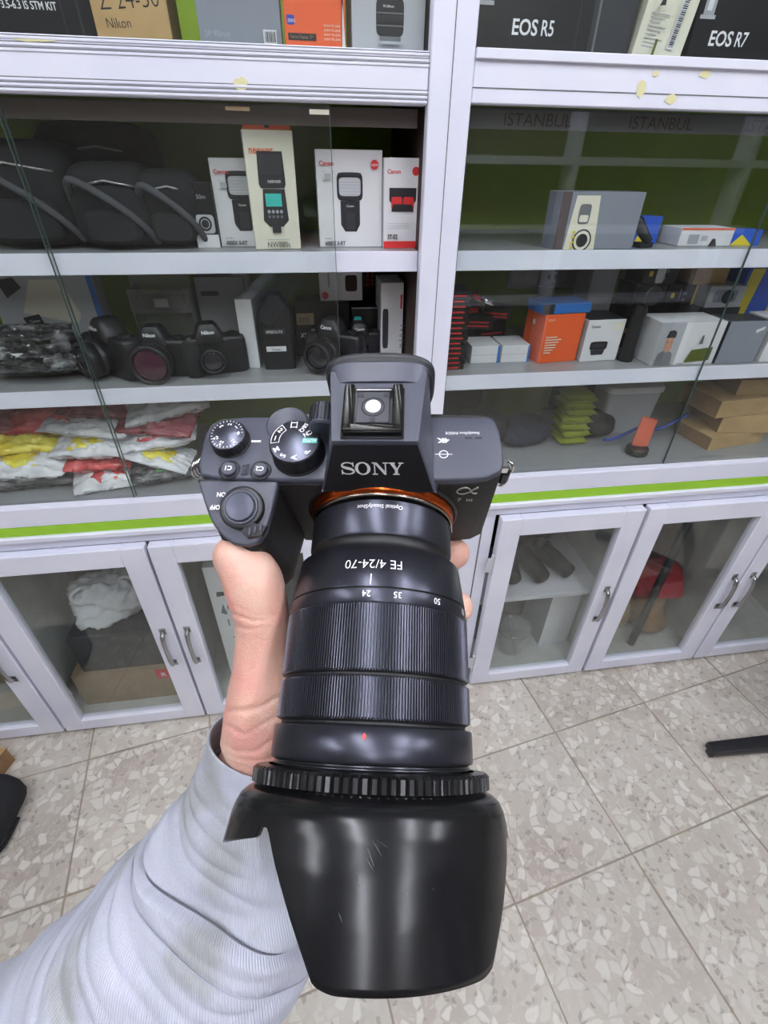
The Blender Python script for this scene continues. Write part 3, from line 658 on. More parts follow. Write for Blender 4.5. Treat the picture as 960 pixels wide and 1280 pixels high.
# battery grip / vertical camera stack
e = tag(empty('battery_grip', (-.083, .085, 1.1635), .0), 'tall black battery grip with two white name plates, standing on end', 'camera grip')
b = MB(); b.loft([[(px, py+.03, zz) for px, py in sup(a, .026, .35, 28)] for zz, a in ((0, .036), (.06, .038), (.063, .036), (.066, .038), (.125, .037), (.135, .030), (.150, .018), (.160, .014))], M['blk_plastic']); b.build('body', e)
b = MB(); b.box(-.028, .020, .0015, .0038, .080, .091, M['card_dark'], .0005); b.text('SPEEDLITE', .008, INKW, TM((-.004, .001, .0825), (1, 0, 0), (0, 0, 1)), 'CENTER'); b.build('name_plate', e)
b = MB(); b.box(-.026, .018, .0015, .0038, .042, .053, M['card_white'], .0005); b.text('Canon', .008, INK, TM((-.004, .001, .0445), (1, 0, 0), (0, 0, 1)), 'CENTER'); b.build('name_plate', e)
# XLR card, dark boxes behind the canon
def p_xlr(b, w, d, h): p = Print(b, w, d, h); p.rect(.004, h-.05, .045, h-.024, M['tan']); p.text(.008, h-.046, .02, 'XXX', INK, 0, 'LEFT', .6); p.text(.010, .045, .016, 'XDR', INKW, 0, 'LEFT', .9)
pbox('carton', 'black carton with a tan label, behind the long-lensed camera', 'box', G3, .022, .18, 1.1635, .13, .08, .125, M['card_black'], p_xlr)
def p_x(b, w, d, h): p = Print(b, w, d, h); p.text(.045, .05, .016, 'X', M['ink_lgrey']); p.rect(.0, h-.002, w, h, M['ink_lgrey']); p.rr(.005, h-.05, .024, h-.02, M['teal'])
pbox('carton', 'rounded black carton next to the tall white upright carton', 'box', G3, .128, .185, 1.1635, .07, .08, .11, M['card_black'], p_x)
def p_stb(b, w, d, h): p = Print(b, w, d, h); p.rr(w-.04, .02, w-.012, .055, M['brown']); p.disc(.012, .012, .008, M['ink_red']); p.rect(.02, .03, .024, .06, M['ink_lgrey'])
pbox('carton', 'white carton with a small dark square, perched on the black carton', 'box', G3, .070, .19, 1.2890, .10, .06, .070, M['card_white'], p_stb)
def p_tall(b, w, d, h):
    p = Print(b, w, d, h); p.rr(.004, .03, .018, .12, M['card_dark']); p.text(.055, .03, .014, 'M E B A J', INKG, PI/2); p.rect(.045, .12, .049, .15, INKR)
pbox('carton', 'tall white upright carton with a phone picture, against the post', 'box', G3, .182, .125, 1.1635, .052, .10, .175, M['card_white'], p_tall)
pbox('packet', 'dark packet spotted with orange dots hanging at the post corner', 'packet', G3, .165, .30, 1.1635, .07, .04, .20, M['card_black'], lambda b, w, d, h: [Print(b, w, d, h).disc(.015+.012*(i % 2), .14+.01*(i//2), .004, M['card_orange']) for i in range(10)])

# ------------ right bay, middle shelf
for i in range(15):
    o = pbox('cable_pack', 'flat black and red packet, one of the upright pile against the post', 'packet', 'pile of flat packets against the post', .315+.003*math.sin(i*2.3), .045, 1.1635+i*.0112, .055, .09, .0105, M['card_black'], lambda b, w, d, h: Print(b, w, d, h).rect(.004, .003, w-.012, .0065, M['card_red']), .04*math.sin(i*1.7))
rp = [(.375, .19, 1.1635, .09, .055, 0, .1), (.395, .175, 1.2190, .10, .030, 0, -.2), (.385, .19, 1.2495, .08, .022, .0, .35), (.46, .20, 1.1635, .075, .070, 0, .2), (.465, .20, 1.234, .07, .026, .0, -.3)]
for k, (x, y, z, w, h, t_, rz) in enumerate(rp):
    pbox('cable_pack', ['black and red packet at the bottom of the loose heap', 'black and red packet in the middle of the loose heap', 'black and red packet on top of the loose heap, tilted', 'black packet standing next to the heap, beside the orange carton', 'small black and red packet lying on the standing one'][k], 'packet', 'loose black and red packets', x, y, z, w, .07, h, M['card_black'], lambda b, w, d, h: [Print(b, w, d, h).rect(.004, h*(.2+.3*j), w-.01, h*(.2+.3*j)+.004, M['card_red']) for j in range(2)], rz)
MB()
e = tag(MB().tube([(-.03, 0, .030), (.035, -.01, .006)], .006, M['card_red'], 10).build('pen', None, (.395, .16, 1.278)), 'red and silver pen tool lying on the packet heap', 'pen')
MB().tube([(.005, -.0055, .018), (.037, -.0105, .0055)], .0065, M['chrome'], 10).build('metal_tip', e)
for i, (x, lb) in enumerate([(.405, 'low white carton with blue edge, nearest the red pile'), (.481, 'low white carton with blue edge, touching the orange carton')]):
    pbox('carton', lb, 'box', 'low white cartons with blue edge', x, .082, 1.1635, .070, .08, .041, M['card_white'], lambda b, w, d, h: (Print(b, w, d, h).rect(w-.005, 0, w, h, M['card_blue']), Print(b, w, d, h).rect(0, h*.48, w-.005, h*.5, M['ink_lgrey'])), 0)
def p_or2(b, w, d, h):
    p = Print(b, w, d, h); p.text(.008, h-.014, .007, 'SONY', M['card_cream'])
    for i in range(7): p.rect(.010, .06-i*.006, .010+.03+.012*((i*5) % 3)/2-(.012 if i > 3 else 0), .0625-i*.006, M['card_cream'])
    q = Print(b, w, d, h, 'left'); q.disc(d*.45, h*.78, .006, M['card_white']); 
pbox('carton', 'orange carton with fine white print under the blue packet', 'box', G3, .585, .072, 1.1635, .105, .085, .112, M['card_orange'], p_or2, .12, M['card_orange'])
o = pbox('packet', 'bright blue flat packet lying on the orange carton', 'packet', G3, .585, .075, 1.2765, .125, .075, .022, M['card_blue'], lambda b, w, d, h: Print(b, w, d, h).rect(.0, .0, .03, h, M['card_black']), .1)
def p_cw(b, w, d, h):
    p = Print(b, w, d, h); p.text(.010, h-.018, .009, 'Canon', M['card_dark'], 0, 'LEFT', 1, .02); p.rect(w-.03, h-.025, w-.006, h-.006, M['card_cream'])
    p.rr(.018, .028, .064, .048, INK); p.rr(.024, .034, .058, .043, M['card_dark']); p.poly([(.026, .016), (.056, .016), (.060, .028), (.022, .028)], M['card_dark'])
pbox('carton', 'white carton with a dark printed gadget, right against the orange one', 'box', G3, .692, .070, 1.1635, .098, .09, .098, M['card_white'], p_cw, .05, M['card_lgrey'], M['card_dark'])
pbox('carton', 'tall translucent grey carton behind the upright light', 'box', G3, .745, .22, 1.1635, .07, .08, .20, M['card_lgrey'])
# handheld light / gimbal standing
e = tag(empty('gimbal_handle', (.765, .07, 1.1635), .1), 'black upright gimbal handle with a round head, beside the printed white carton', 'gimbal')
MB().lathe([(.018, 0), (.019, .01), (.016, .03), (.0155, .10), (.018, .115), (.014, .13)], M['blk_plastic'], 28, None, True, caps=(True, True)).build('handle', e)
MB().tube([(0, 0, .125), (.004, 0, .15), (.004, 0, .172)], [.013, .016, .015], M['blk_plastic'], 20).build('neck', e)
MB().cyl(.021, -.03, .006, M['blk_plastic'], 28, TM((0, 0, .155), (0, 0, 1), (1, 0, 0)), .002).build('head', e)
for x_ in ((.855, .16, 'lower'), ):
    pass
bw = [(.835, .17, 1.1635, .075, .105, 'black carton with yellow sticker at the foot of the dark stack'), (.915, .17, 1.1635, .075, .105, 'black carton with white print at the foot of the dark stack, further along'), (.845, .165, 1.269, .085, .048, 'black carton with two yellow stickers, second tier of the dark stack'), (.932, .165, 1.269, .080, .048, 'black carton with yellow edge, second tier of the dark stack'), (.86, .165, 1.3175, .09, .055, 'black carton with white panel on top of the dark stack')]
def p_by(k):
    def f(b, w, d, h):
        p = Print(b, w, d, h); p.rr(.012, h*.35, .022, h*.35+.012, M['card_yellow']); p.rect(w*.45, h*.2, w*.47, h*.8, M['ink_lgrey']); p.text(w*.55, h*.5, .011, ['80', 'LP', '4K', 'E6', 'XR'][k], M['ink_lgrey']); p.text(w*.55, h*.2, .009, '68', M['ink_lgrey'])
        if k == 3: p.rect(w-.006, 0, w, h, M['card_yellow'])
        if k == 4: p.rr(w*.35, .004, w*.6, h-.004, M['card_white'])
    return f
for k, (x, y, z, w, h, lb) in enumerate(bw): pbox('battery_box', lb, 'box', 'dark battery cartons', x, y, z, w, .08, h, M['card_black'], p_by(k))
def p_man(b, w, d, h):
    p = Print(b, w, d, h); p.rect(.0, 0, .060, h, M['ink_lgrey']); 
    p.poly([(.006, 0), (.052, 0), (.048, .028), (.036, .036), (.022, .036), (.010, .028)], M['ink_grey']); p.rr(.020, .032, .040, .074, M['skin_print'], .8); p.poly([(.018, .066), (.042, .066), (.042, .078), (.034, .084), (.022, .082)], INK)
    p.disc(.026, .056, .0015, INK); p.disc(.035, .056, .0015, INK); p.rect(.027, .042, .034, .0432, M['ink_red'])
    p.poly([(.085, .006), (.15, .010), (.15, .042), (.095, .036)], M['olive']); p.poly([(.108, .05), (.118, .05), (.115, .07), (.111, .07)], M['ink_grey']); p.rect(.068, .003, .085, .0045, INKG)
pbox('carton', 'white carton with a printed face of a man on its end', 'box', G3, .885, .022, 1.1635, .165, .09, .100, M['card_white'], p_man)
def p_cam2(b, w, d, h): p = Print(b, w, d, h); p.rr(.015, .012, w-.02, h-.008, M['card_grey']); p.disc(w*.55, h*.5, .016, INK); p.disc(w*.55, h*.5, .010, M['card_dark'])
pbox('carton', 'pale grey carton with a round lens picture above the white one', 'box', G3, 1.03, .13, 1.2690, .10, .08, .050, M['card_lgrey'], p_cam2)
pbox('carton', 'plain dark carton below the pale grey lens carton', 'box', G3, 1.03, .13, 1.1635, .11, .09, .105, M['card_dark'])
pbox('carton', 'small brown kraft carton on top of the dark stack', 'box', G3, .985, .15, 1.3195, .09, .08, .045, M['kraft'], None)
e = pbox('clear_case', 'smoky transparent case with a white slash, leaning beside the face carton', 'case', G3, 1.025, .018, 1.1635, .105, .07, .100, M['card_grey'], lambda b, w, d, h: Print(b, w, d, h).poly([(w-.03, h-.02), (w-.008, h-.012), (w-.01, h-.02), (w-.028, h-.028)], M['card_white']), .0, M['card_dark'], M['card_dark'])
pbox('carton', 'white carton at the end beyond the smoky case', 'box', G3, 1.15, .02, 1.1635, .11, .09, .10, M['card_white'], p_cw)
for i, (x, z, h, lb) in enumerate([(1.13, 1.1635, .14, 'yellow and blue upright tin behind the end white carton'), (1.22, 1.1635, .15, 'blue and yellow upright tin at the edge')]):
    pbox('tin', lb, 'tin', 'yellow and blue tins', x, .15, z, .09, .08, h+.05, M['bluebright'], lambda b, w, d, h: Print(b, w, d, h).poly([(0, 0), (w*.3, 0), (w*.5, h), (w*.1, h)], M['card_yellow']))

# ------------ lower display: plastic bags of cables (left bay)
def bagmat(name, c, c2=None):
    m = mat(name, c, .2, coat=.6); vary(m, c, c2 or tuple(min(1, x*1.5+.08) for x in c), 16, 4, .4, .62, .8, 45, .003); return m
BR, BY, BW = bagmat('red_bag', srgb(176, 40, 44)), bagmat('yellow_bag', srgb(222, 196, 30), srgb(235, 225, 90)), bagmat('white_bag', srgb(200, 202, 208), srgb(235, 235, 240))
BD, BG, BM = bagmat('dark_bag', srgb(48, 48, 52), srgb(120, 122, 126)), bagmat('green_bag', srgb(60, 140, 40)), bagmat('maroon_bag', srgb(110, 30, 44), srgb(170, 90, 100))
ZD = .8935
bags = [ # x, y, z, w, d, t, rx, ry, rz, mat, content, label
 (-.72, .12, .025, .22, .14, .034, .10, .05, .1, BD, None, 'dark grey crumpled plastic bag at the bottom of the heap by the frame edge'),
 (-.715, .10, .062, .21, .13, .036, .15, .0, -.05, BW, 'y', 'clear bag with bright yellow contents, lower tier near the frame edge'),
 (-.74, .15, .105, .22, .14, .034, .2, .06, .2, BY, None, 'yellow plastic bag under the red ones'),
 (-.70, .19, .150, .22, .15, .034, .3, -.1, -.1, BR, None, 'large red plastic bag on top of the heap near the frame edge'),
 (-.83, .17, .155, .18, .15, .04, .2, .1, .3, BM, None, 'maroon plastic bag at the very edge of the heap'),
 (-.535, .09, .022, .16, .12, .034, .25, .0, .25, BW, 'r', 'clear packet with red contents, lowest by the pane joint'),
 (-.55, .11, .062, .15, .12, .030, .15, .05, .1, BR, None, 'small red packet above the lowest clear packet'),
 (-.555, .10, .098, .17, .11, .030, .1, .0, -.08, BW, 'y', 'clear packet with yellow contents in the middle of the heap'),
 (-.555, .14, .140, .20, .13, .026, .1, .10, -.12, BW, None, 'long white plastic packet crossing the heap'),
 (-.53, .18, .175, .18, .14, .030, .15, .1, .0, BM, None, 'maroon packet on top of the long white packet'),
 (-.405, .09, .030, .15, .10, .028, .2, .1, .3, BD, 'g', 'dark packet with green contents at the foot of the heap'),
 (-.40, .085, .068, .15, .10, .024, .1, .32, -.1, BW, 'y', 'white folded packet with a yellow spot sloping down'),
 (-.40, .12, .108, .18, .12, .030, .15, -.1, .1, BW, 'r', 'clear packet with red contents below the crumpled white bag'),
 (-.39, .13, .145, .18, .13, .034, .25, .05, -.15, BM, None, 'dark maroon packet under the crumpled white bag'),
 (-.37, .15, .185, .20, .14, .036, .3, -.18, .1, BW, None, 'crumpled white plastic bag on the top of the heap by the camera'),
 (-.39, .22, .222, .17, .12, .036, .5, .0, -.1, BG, 'y', 'green and yellow packet at the back of the heap'),
 (-.24, .20, .03, .16, .12, .05, .2, .0, .0, BR, None, 'red packet behind the camera grip'),
 (-.12, .20, .03, .13, .12, .06, .3, .0, .2, BD, None, 'dark packet behind the viewfinder of the held camera'),
]
for i, (x, y, z, w, d, t_, rx, ry, rz, m, c, lb) in enumerate(bags):
    o = pillow('plastic_bag', x, y, ZD+z, w, d, t_, m, rx, ry, rz, seed=i*1.7, wr=.36, n=34, freq=3.6)
    tag(o, lb, 'plastic bag', 'heap of plastic bags in the lowest display')
    if c:
        q = pillow('contents', 0, -d*.08, t_*.22, w*.55, d*.55, t_*.85, {'y': BY, 'r': BR, 'g': BG}[c], seed=i*2.1, wr=.2, parent=o, n=14)
# thin white backing edges of the bags
# ------------ lower display right bay
def pouch(lb, x, y, w, d, h, m, seed, z=ZD, cat='pouch', rz=0): return lump('pouch', lb, cat, 'soft pouches in the lowest display', x, y, z, w, d, h, m, .6, rz, None, .12, seed)
pouch('black cloth pouch lying nearest the held camera', .46, .12, .16, .14, .09, M['blk_fabric'], 1)
pouch('dark navy pouch beside the yellow folded stack', .60, .13, .15, .12, .065, M['navy'], 4, rz=.1)
pouch('dark olive cloth bundle standing behind the navy pouch', .60, .25, .20, .12, .20, M['olive'], 6)
pouch('black pouch right behind the yellow folded stack', .80, .16, .14, .12, .07, M['blk_fabric'], 9)
pouch('tall black bag next to the pale container', .80, .27, .12, .10, .17, M['blk_fabric'], 12)
pouch('dark bundle with blue piping in the middle of the display', .92, .20, .15, .10, .06, M['navy'], 15)
pouch('black cloth bundle at the back near the post', .40, .27, .2, .12, .17, M['blk_fabric'], 18)
for i in range(7):
    o = pillow('folded_cloth', .725+.004*math.sin(i*2.1), .17, ZD+.012+i*.0215, .085, .09, .024, M['yellow_green'], seed=i*3, rz=.12*math.sin(i*1.9), wr=.12, n=12)
    tag(o, 'yellow-green folded cloth, one of the neat pile beside the navy pouch', 'cloth', 'pile of yellow-green folded cloths')
e = tag(empty('plastic_container', (.92, .24, ZD)), 'pale translucent plastic container with a lid and vertical ribs', 'container')
b = MB(); b.loft([[(px*k, py*k+.0, zz) for px, py in sup(.085, .055, .3, 48)] for zz, k in ((0, .88), (.06, .95), (.13, 1.0))], M['card_lgrey']); b.build('tub', e)
b = MB(); b.loft([[(px*k, py*k, zz) for px, py in sup(.09, .06, .3, 48)] for zz, k in ((.1305, 1), (.143, 1), (.147, .95))], M['card_white']); b.build('lid', e)
e = tag(empty('phone_holder', (.885, .065, ZD), -.1), 'orange-red phone-like gadget standing in a round black base', 'gadget')
MB().cyl(.030, .001, .022, M['blk_plastic'], 32, None, .003).build('base', e)
MB().box(-.024, .024, -.006, .006, 0, .085, mat('coral', srgb(206, 96, 70), .45), .004, Matrix.Translation((.004, .004, .018)) @ Matrix.Rotation(.25, 4, 'Y') @ Matrix.Rotation(-.3, 4, 'X')).build('body', e)
tag(MB().tube(smooth_pts([(.80, .10, ZD+.030), (.84, .11, ZD+.028), (.92, .12, ZD+.055), (.975, .12, ZD+.045), (1.04, .11, ZD+.09)], 6), .0045, mat('blue_cable', srgb(36, 66, 150), .5), 8).build('cable'), 'bright blue cable running behind the orange-red gadget', 'cable')
for i, (x, y, z, w, d, h, rz, lb) in enumerate([(1.20, .07, 0, .20, .13, .040, .15, 'flat kraft carton at the bottom of the brown pile'), (1.22, .075, .041, .17, .13, .052, -.12, 'kraft carton in the middle of the brown pile'), (1.19, .08, .094, .19, .14, .05, .1, 'large kraft carton with dark edge above the middle one'), (1.24, .10, .145, .16, .12, .045, -.05, 'kraft carton topmost of the brown pile')]):
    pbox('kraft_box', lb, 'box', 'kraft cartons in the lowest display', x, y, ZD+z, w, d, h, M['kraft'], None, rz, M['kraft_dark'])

# ------------ lower cabinets contents
ZL = .0485
def p_ms(b, w, d, h): p = Print(b, w, d, h); p.rect(w-.085, h-.055, w-.015, h-.006, M['card_red']); p.text(w-.07, h-.045, .03, 'R', INKW); p.text(.12, .03, .020, 'Microtek', INKG)
pbox('carton', 'wide brown carton with a red sticker at the bottom of the left cupboard', 'box', None, -.685, .035, ZL, .34, .2, .155, M['tan'], p_ms)
pbox('carton', 'dark grey carton resting on the brown carton in the cupboard', 'box', None, -.665, .05, ZL+.1562, .31, .2, .16, M['card_dark'], None)
lump('equipment_bag', 'dark olive cloth bag leaning at the divider behind the brown carton', 'bag', None, -.81, .26, ZL, .14, .12, .60, mat('olive_cloth', srgb(72, 72, 62), .9), .6, 0, None, .2, 44)
whitebag = mat('poly_bag', srgb(205, 208, 214), .25, coat=.4)
def crump(name, lb, x, y, z, w, d, h, m, seed, cat='plastic bag'):
    o = lump(name, lb, cat, None, x, y, z, w, d, h, m, .8, .3, None, .25, seed, 72, 54)
    for v in o.data.vertices:
        p = v.co*24+Vector((seed, 0, 0)); r = noise.noise(p); r2 = noise.noise(p*2.3); v.co += Vector((v.co.x, v.co.y-d/2, v.co.z-h/2)).normalized()*(-abs(r)*.035-abs(r2)*.012)
    return o
def bag_handles(w, d, h):
    def f(o):
        for sx in (-1, 1): MB().tube(smooth_pts([(sx*w*.12, d*.4, h*.85), (sx*w*.22, d*.25, h*1.05), (sx*w*.34, d*.2, h*.98), (sx*w*.38, d*.3, h*.75)], 5), [.006]*16, whitebag, 8).build('handle', o)
    return f
o = crump('carrier_bag', 'crumpled white carrier bag lying on the dark carton in the left cupboard', -.66, .06, ZL+.317, .25, .16, .17, whitebag, 4); bag_handles(.25, .16, .17)(o)
pbox('carton', 'pale grey flat carton beside the white carrier bag', 'box', None, -.515, .24, ZL+.317, .08, .12, .09, M['card_lgrey'], None, -.1)
def p_ic(b, w, d, h):
    p = Print(b, w, d, h)
    p.poly([(.02, h-.12), (.055, h-.115), (.05, h-.10), (.022, h-.10)], INK); p.poly([(.02, h-.19), (.032, h-.15), (.038, h-.19), (.045, h-.155), (.055, h-.185), (.05, h-.19), (.044, h-.17), (.036, h-.20)], INKG); p.rect(.034, h-.25, .038, h-.22, INKG); p.poly([(.04, h-.30), (.06, h-.33), (.058, h-.335), (.038, h-.305)], INKG)
pbox('carton', 'tall white carton with black pictograms, in the cupboard beside the thumb', 'box', None, -.325, .05, ZL, .085, .09, .56, M['card_white'], p_ic, 0)
lump('equipment_bag', 'dark grey equipment bag behind the tall white carton', 'bag', None, -.22, .14, ZL, .24, .2, .42, M['grey_fabric'], .5, 0, None, .1, 5)
lump('equipment_bag', 'greyish bag in the cupboard cut by the frame edge', 'bag', None, -1.12, .12, ZL, .3, .2, .38, M['tan'], .5, 0, None, .1, 8)
# right cupboard: lens pouches on the inner shelf
def lenspouch(lb, x, y, z, a):
    e = tag(empty('zoom_lens', (x, y, z), a), lb, 'lens', 'zoom lenses on the cupboard shelf')
    MB().lathe([(.001, -.002), (.028, 0), (.036, .004), (.038, .02), (.034, .05), (.033, .095), (.030, .12), (.027, .16)], M['blk_plastic'], 28, TM((0, 0, .0385), (1, 0, 0), (0, 0, 1))@Matrix.Translation((0, 0, -.16)), True).build('barrel', e)
    MB().lathe([(.0385, .02), (.0395, .022), (.0395, .040), (.0385, .042)], M['card_dark'], 28, TM((0, 0, .0385), (1, 0, 0), (0, 0, 1))@Matrix.Translation((0, 0, -.16)), True).build('ring', e)
lenspouch('black zoom lens lying nearest the cupboard hinge side', .60, .06, .4025, -.1)
lenspouch('black zoom lens in the middle of the cupboard shelf', .70, .055, .4025, .15)
lenspouch('black zoom lens tucked toward the far side of the cupboard shelf', .80, .07, .4025, .35)
lump('equipment_bag', 'black bag standing behind the zoom lenses in the cupboard', 'bag', None, .68, .25, .4025, .36, .12, .24, M['blk_fabric'], .5, 0, None, .08, 11)
b = MB(); b.lathe([(.045, 0), (.05, .004), (.058, .10), (.062, .105), (.062, .11), (.056, .11), (.048, .01), (.001, .008)], M['clearplastic'], 40); o = b.build('plastic_cup', None, (.66, .09, ZL)); tag(o, 'clear plastic tub wrapped in film on the cupboard floor', 'tub')
MB().lathe([(.062, .108), (.064, .112), (.064, .118), (.040, .122), (.001, .122)], M['film'], 40).build('lid', o)
o = crump('plastic_wrap', 'crumpled clear wrapping beside the plastic tub', .555, .11, ZL, .10, .12, .14, M['film'], 3, 'plastic bag')
pbox('carton', 'plain white carton standing on the cupboard floor beside the tub', 'box', None, .835, .08, ZL, .12, .15, .27, M['card_white'], None, .08, M['card_lgrey'])
# second right cupboard: red stool base, brown bundles
lump('equipment_bag', 'dark brown bundle hanging in the middle right cupboard', 'bag', None, 1.17, .16, .345, .30, .16, .37, M['brown'], .6, 0, None, .15, 21)
lump('cloth_bundle', 'red cloth bundle in the middle right cupboard', 'cloth', None, 1.23, .07, .235, .22, .18, .09, mat('redcloth', srgb(160, 34, 48), .7), .6, 0, None, .2, 22)
lump('cloth_bundle', 'light tan crumpled cloth on the floor of the middle right cupboard', 'cloth', None, 1.07, .06, ZL, .17, .15, .17, M['tan'], .7, .2, None, .3, 23)
lump('cloth_bundle', 'dark brown crumpled bundle under the red cloth', 'cloth', None, 1.235, .06, ZL, .15, .16, .185, M['kraft_dark'], .7, .1, None, .3, 24)
tag(MB().tube([(1.14, .04, .05), (1.145, .05, .70)], .014, M['blk_plastic'], 14).build('tripod_leg_tube'), 'black upright tube standing in the middle right cupboard', 'tube')
lump('equipment_bag', 'brownish bag in the last cupboard at the frame edge', 'bag', None, 1.55, .14, ZL, .28, .18, .40, M['brown'], .6, 0, None, .15, 25)

# ------------------------------------------------------------------ things on the floor
e = tag(lump('backpack', 'black bag on the floor at the picture edge, below the cupboards', 'bag', None, -1.125, -.43, 0, .30, .27, .10, M['blk_fabric'], .55, -.25, None, .08, 31), None)
b = MB(); b.tube(smooth_pts([(.12, .06, .03), (.155, .10, .02), (.14, .18, .012)], 5), .006, M['blk_fabric'], 8); b.build('strap', e)
pbox('kraft_box', 'brown kraft carton on the floor behind the black bag', 'box', None, -1.19, -.15, 0, .26, .09, .07, M['kraft'], None, -.3, M['kraft_dark'])
e = tag(empty('stool', (1.63, -.41, 0), .0), 'black stool with flat bar legs on the tiles, only one leg in view', 'stool')
for a in (176, 4, 236, 304):
    T = Matrix.Rotation(math.radians(a), 4, 'Z'); b = MB()
    b.loft([[(x, p*w_, .030+z0+q) for p, q in sup(.024, .013, .3, 20)] for x, w_, z0 in ((.02, 1.1, .03), (.20, 1.05, .018), (.40, .9, .004), (.455, .85, 0))], M['blk_plastic'], T); b.box(.43, .455, -.012, .012, 0, .02, M['card_dark'], .003, T); b.build('leg', e)
MB().cyl(.03, .03, .50, M['steel'], 24).build('column', e); MB().lathe([(.001, .50), (.16, .50), (.18, .52), (.18, .55), (.15, .57), (.001, .575)], M['blk_fabric'], 40).build('seat', e)

# ------------------------------------------------------------------ the held camera (millimetres in its own frame: x across, y up through the top plate, z along the lens)
XL = Vector((0.99794361, -0.01322049, 0.0627197)); UL = Vector((-0.0511133, 0.42630872, 0.90313249)); FL = Vector((-0.03867781, -0.90448112, 0.42475633))
OL = Vector((-0.7417307, -3.70865352, -222.0))*.001
LM = Matrix.Identity(4)
for i, a in enumerate((XL, UL, FL)):
    for j in range(3): LM[j][i] = a[j]
LM.translation = OL
LW = CM @ LM                      # camera frame -> world
K = .001
def root_at(name):
    e = bpy.data.objects.new(name, None); col.objects.link(e); e.matrix_world = LW; e.empty_display_size = .02; return e
mc = tag(root_at('mirrorless_camera'), 'black mirrorless camera with white maker lettering and long hooded zoom lens, held in a hand', 'camera')
bodym = mat('camera_paint', srgb(66, 68, 80), .42); N, L, bb = nt(bodym)
tc = node(bodym, 'ShaderNodeTexCoord'); nn = node(bodym, 'ShaderNodeTexNoise', Scale=2600.0, Detail=1.0); L.new(tc.outputs['Object'], nn.inputs['Vector'])
bp = node(bodym, 'ShaderNodeBump', Strength=.35, Distance=.0001); L.new(nn.outputs['Fac'], bp.inputs['Height']); L.new(bp.outputs['Normal'], bb.inputs['Normal'])
rubber = mat('camera_rubber', srgb(24, 24, 26), .6); N, L, bb = nt(rubber)
tc = node(rubber, 'ShaderNodeTexCoord'); nn = node(rubber, 'ShaderNodeTexVoronoi', Scale=900.0); L.new(tc.outputs['Object'], nn.inputs['Vector'])
bp = node(rubber, 'ShaderNodeBump', Strength=.5, Distance=.0002); L.new(nn.outputs['Distance'], bp.inputs['Height']); L.new(bp.outputs['Normal'], bb.inputs['Normal'])
lensm = mat('lens_paint', srgb(62, 63, 72), .31, .8); lensg = mat('lens_gap', (.004, .004, .005), .5)
hoodm = mat('hood_plastic', (.006, .006, .007), .25, spec=.32); N, L, bb = nt(hoodm)
tc = node(hoodm, 'ShaderNodeTexCoord'); nn = node(hoodm, 'ShaderNodeTexNoise', Scale=60.0, Detail=6.0); L.new(tc.outputs['Object'], nn.inputs['Vector'])
mr = node(hoodm, 'ShaderNodeMapRange'); mr.inputs['From Min'].default_value = .3; mr.inputs['From Max'].default_value = .75; mr.inputs['To Min'].default_value = .22; mr.inputs['To Max'].default_value = .25
L.new(nn.outputs['Fac'], mr.inputs['Value']); L.new(mr.outputs[0], bb.inputs['Roughness'])
dialm = mat('dial_metal', srgb(84, 86, 97), .34, .9); orange = mat('mount_orange', srgb(190, 84, 34), .22, .95); silver = M['chrome']
darkp = M['blk_plastic']; ltr = mat('white_lettering', (.85, .85, .87), .5); tealm = mat('teal_print', srgb(90, 200, 190), .5); redm = mat('red_mark', srgb(200, 60, 50), .5)
def loc_(v): return tuple(v)
# frame helpers in camera mm coordinates; extrude polygon given in (x, z) along y (up)
def TUP(y, rot=0, x=0, z=0):      # plane with text-x = +x, text-y = -z (towards the back), normal +y
    return Matrix.Translation((x, y, z)) @ Matrix.Rotation(-PI/2, 4, 'X') @ Matrix.Rotation(rot, 4, 'Z')
def TFR(o, yd=(0, 1, 0)): return TM(o, (1, 0, 0), yd)
b = MB()   # body: outline in (x,-z)
out = [(-77, 26), (-75.5, 31), (-71, 34), (-60, 35), (46, 35), (48.5, 33), (50, 28), (51, 20), (51, 12), (49.5, 8), (44, 5), (36, 4), (24, 3.5), (-24, 3), (-42, 3), (-66, 3.4), (-75, 5), (-77, 10)]
b.prism(out, -34, 32, bodym, TUP(0)); b.build('body', mc, bevel=1.6*K, bseg=3, scale=K)
# lower front face in rubber
b = MB(); b.prism([(24.5, 3.0), (36, 3.5), (44, 4.5), (49.7, 7.6), (51.3, 12.5), (50, 12.5), (44, 8), (24.5, 8)], -33, 29.0, rubber, TUP(0)); b.build('front_covering', mc, scale=K, bevel=.5*K)
b = MB(); b.prism([(-43, 2.5), (-24.5, 2.5), (-24.5, 6), (-43, 6)], -33, 28.6, rubber, TUP(0)); b.build('front_covering', mc, scale=K)
# rear ledge behind the top plate on the right
b = MB(); b.prism([(20, 34.6), (45, 34.6), (49.4, 29), (50.5, 20), (50.5, 29), (48, 35.5), (44, 37), (20, 37.5)], -30, 30.5, rubber, TUP(0)); b.build('rear_edge', mc, bevel=.5*K, scale=K)
# rear monitor
b = MB(); b.box(-40, 30, -28, 22, -44, -36.8, darkp, 1); b.build('monitor', mc, scale=K, bevel=.6*K)
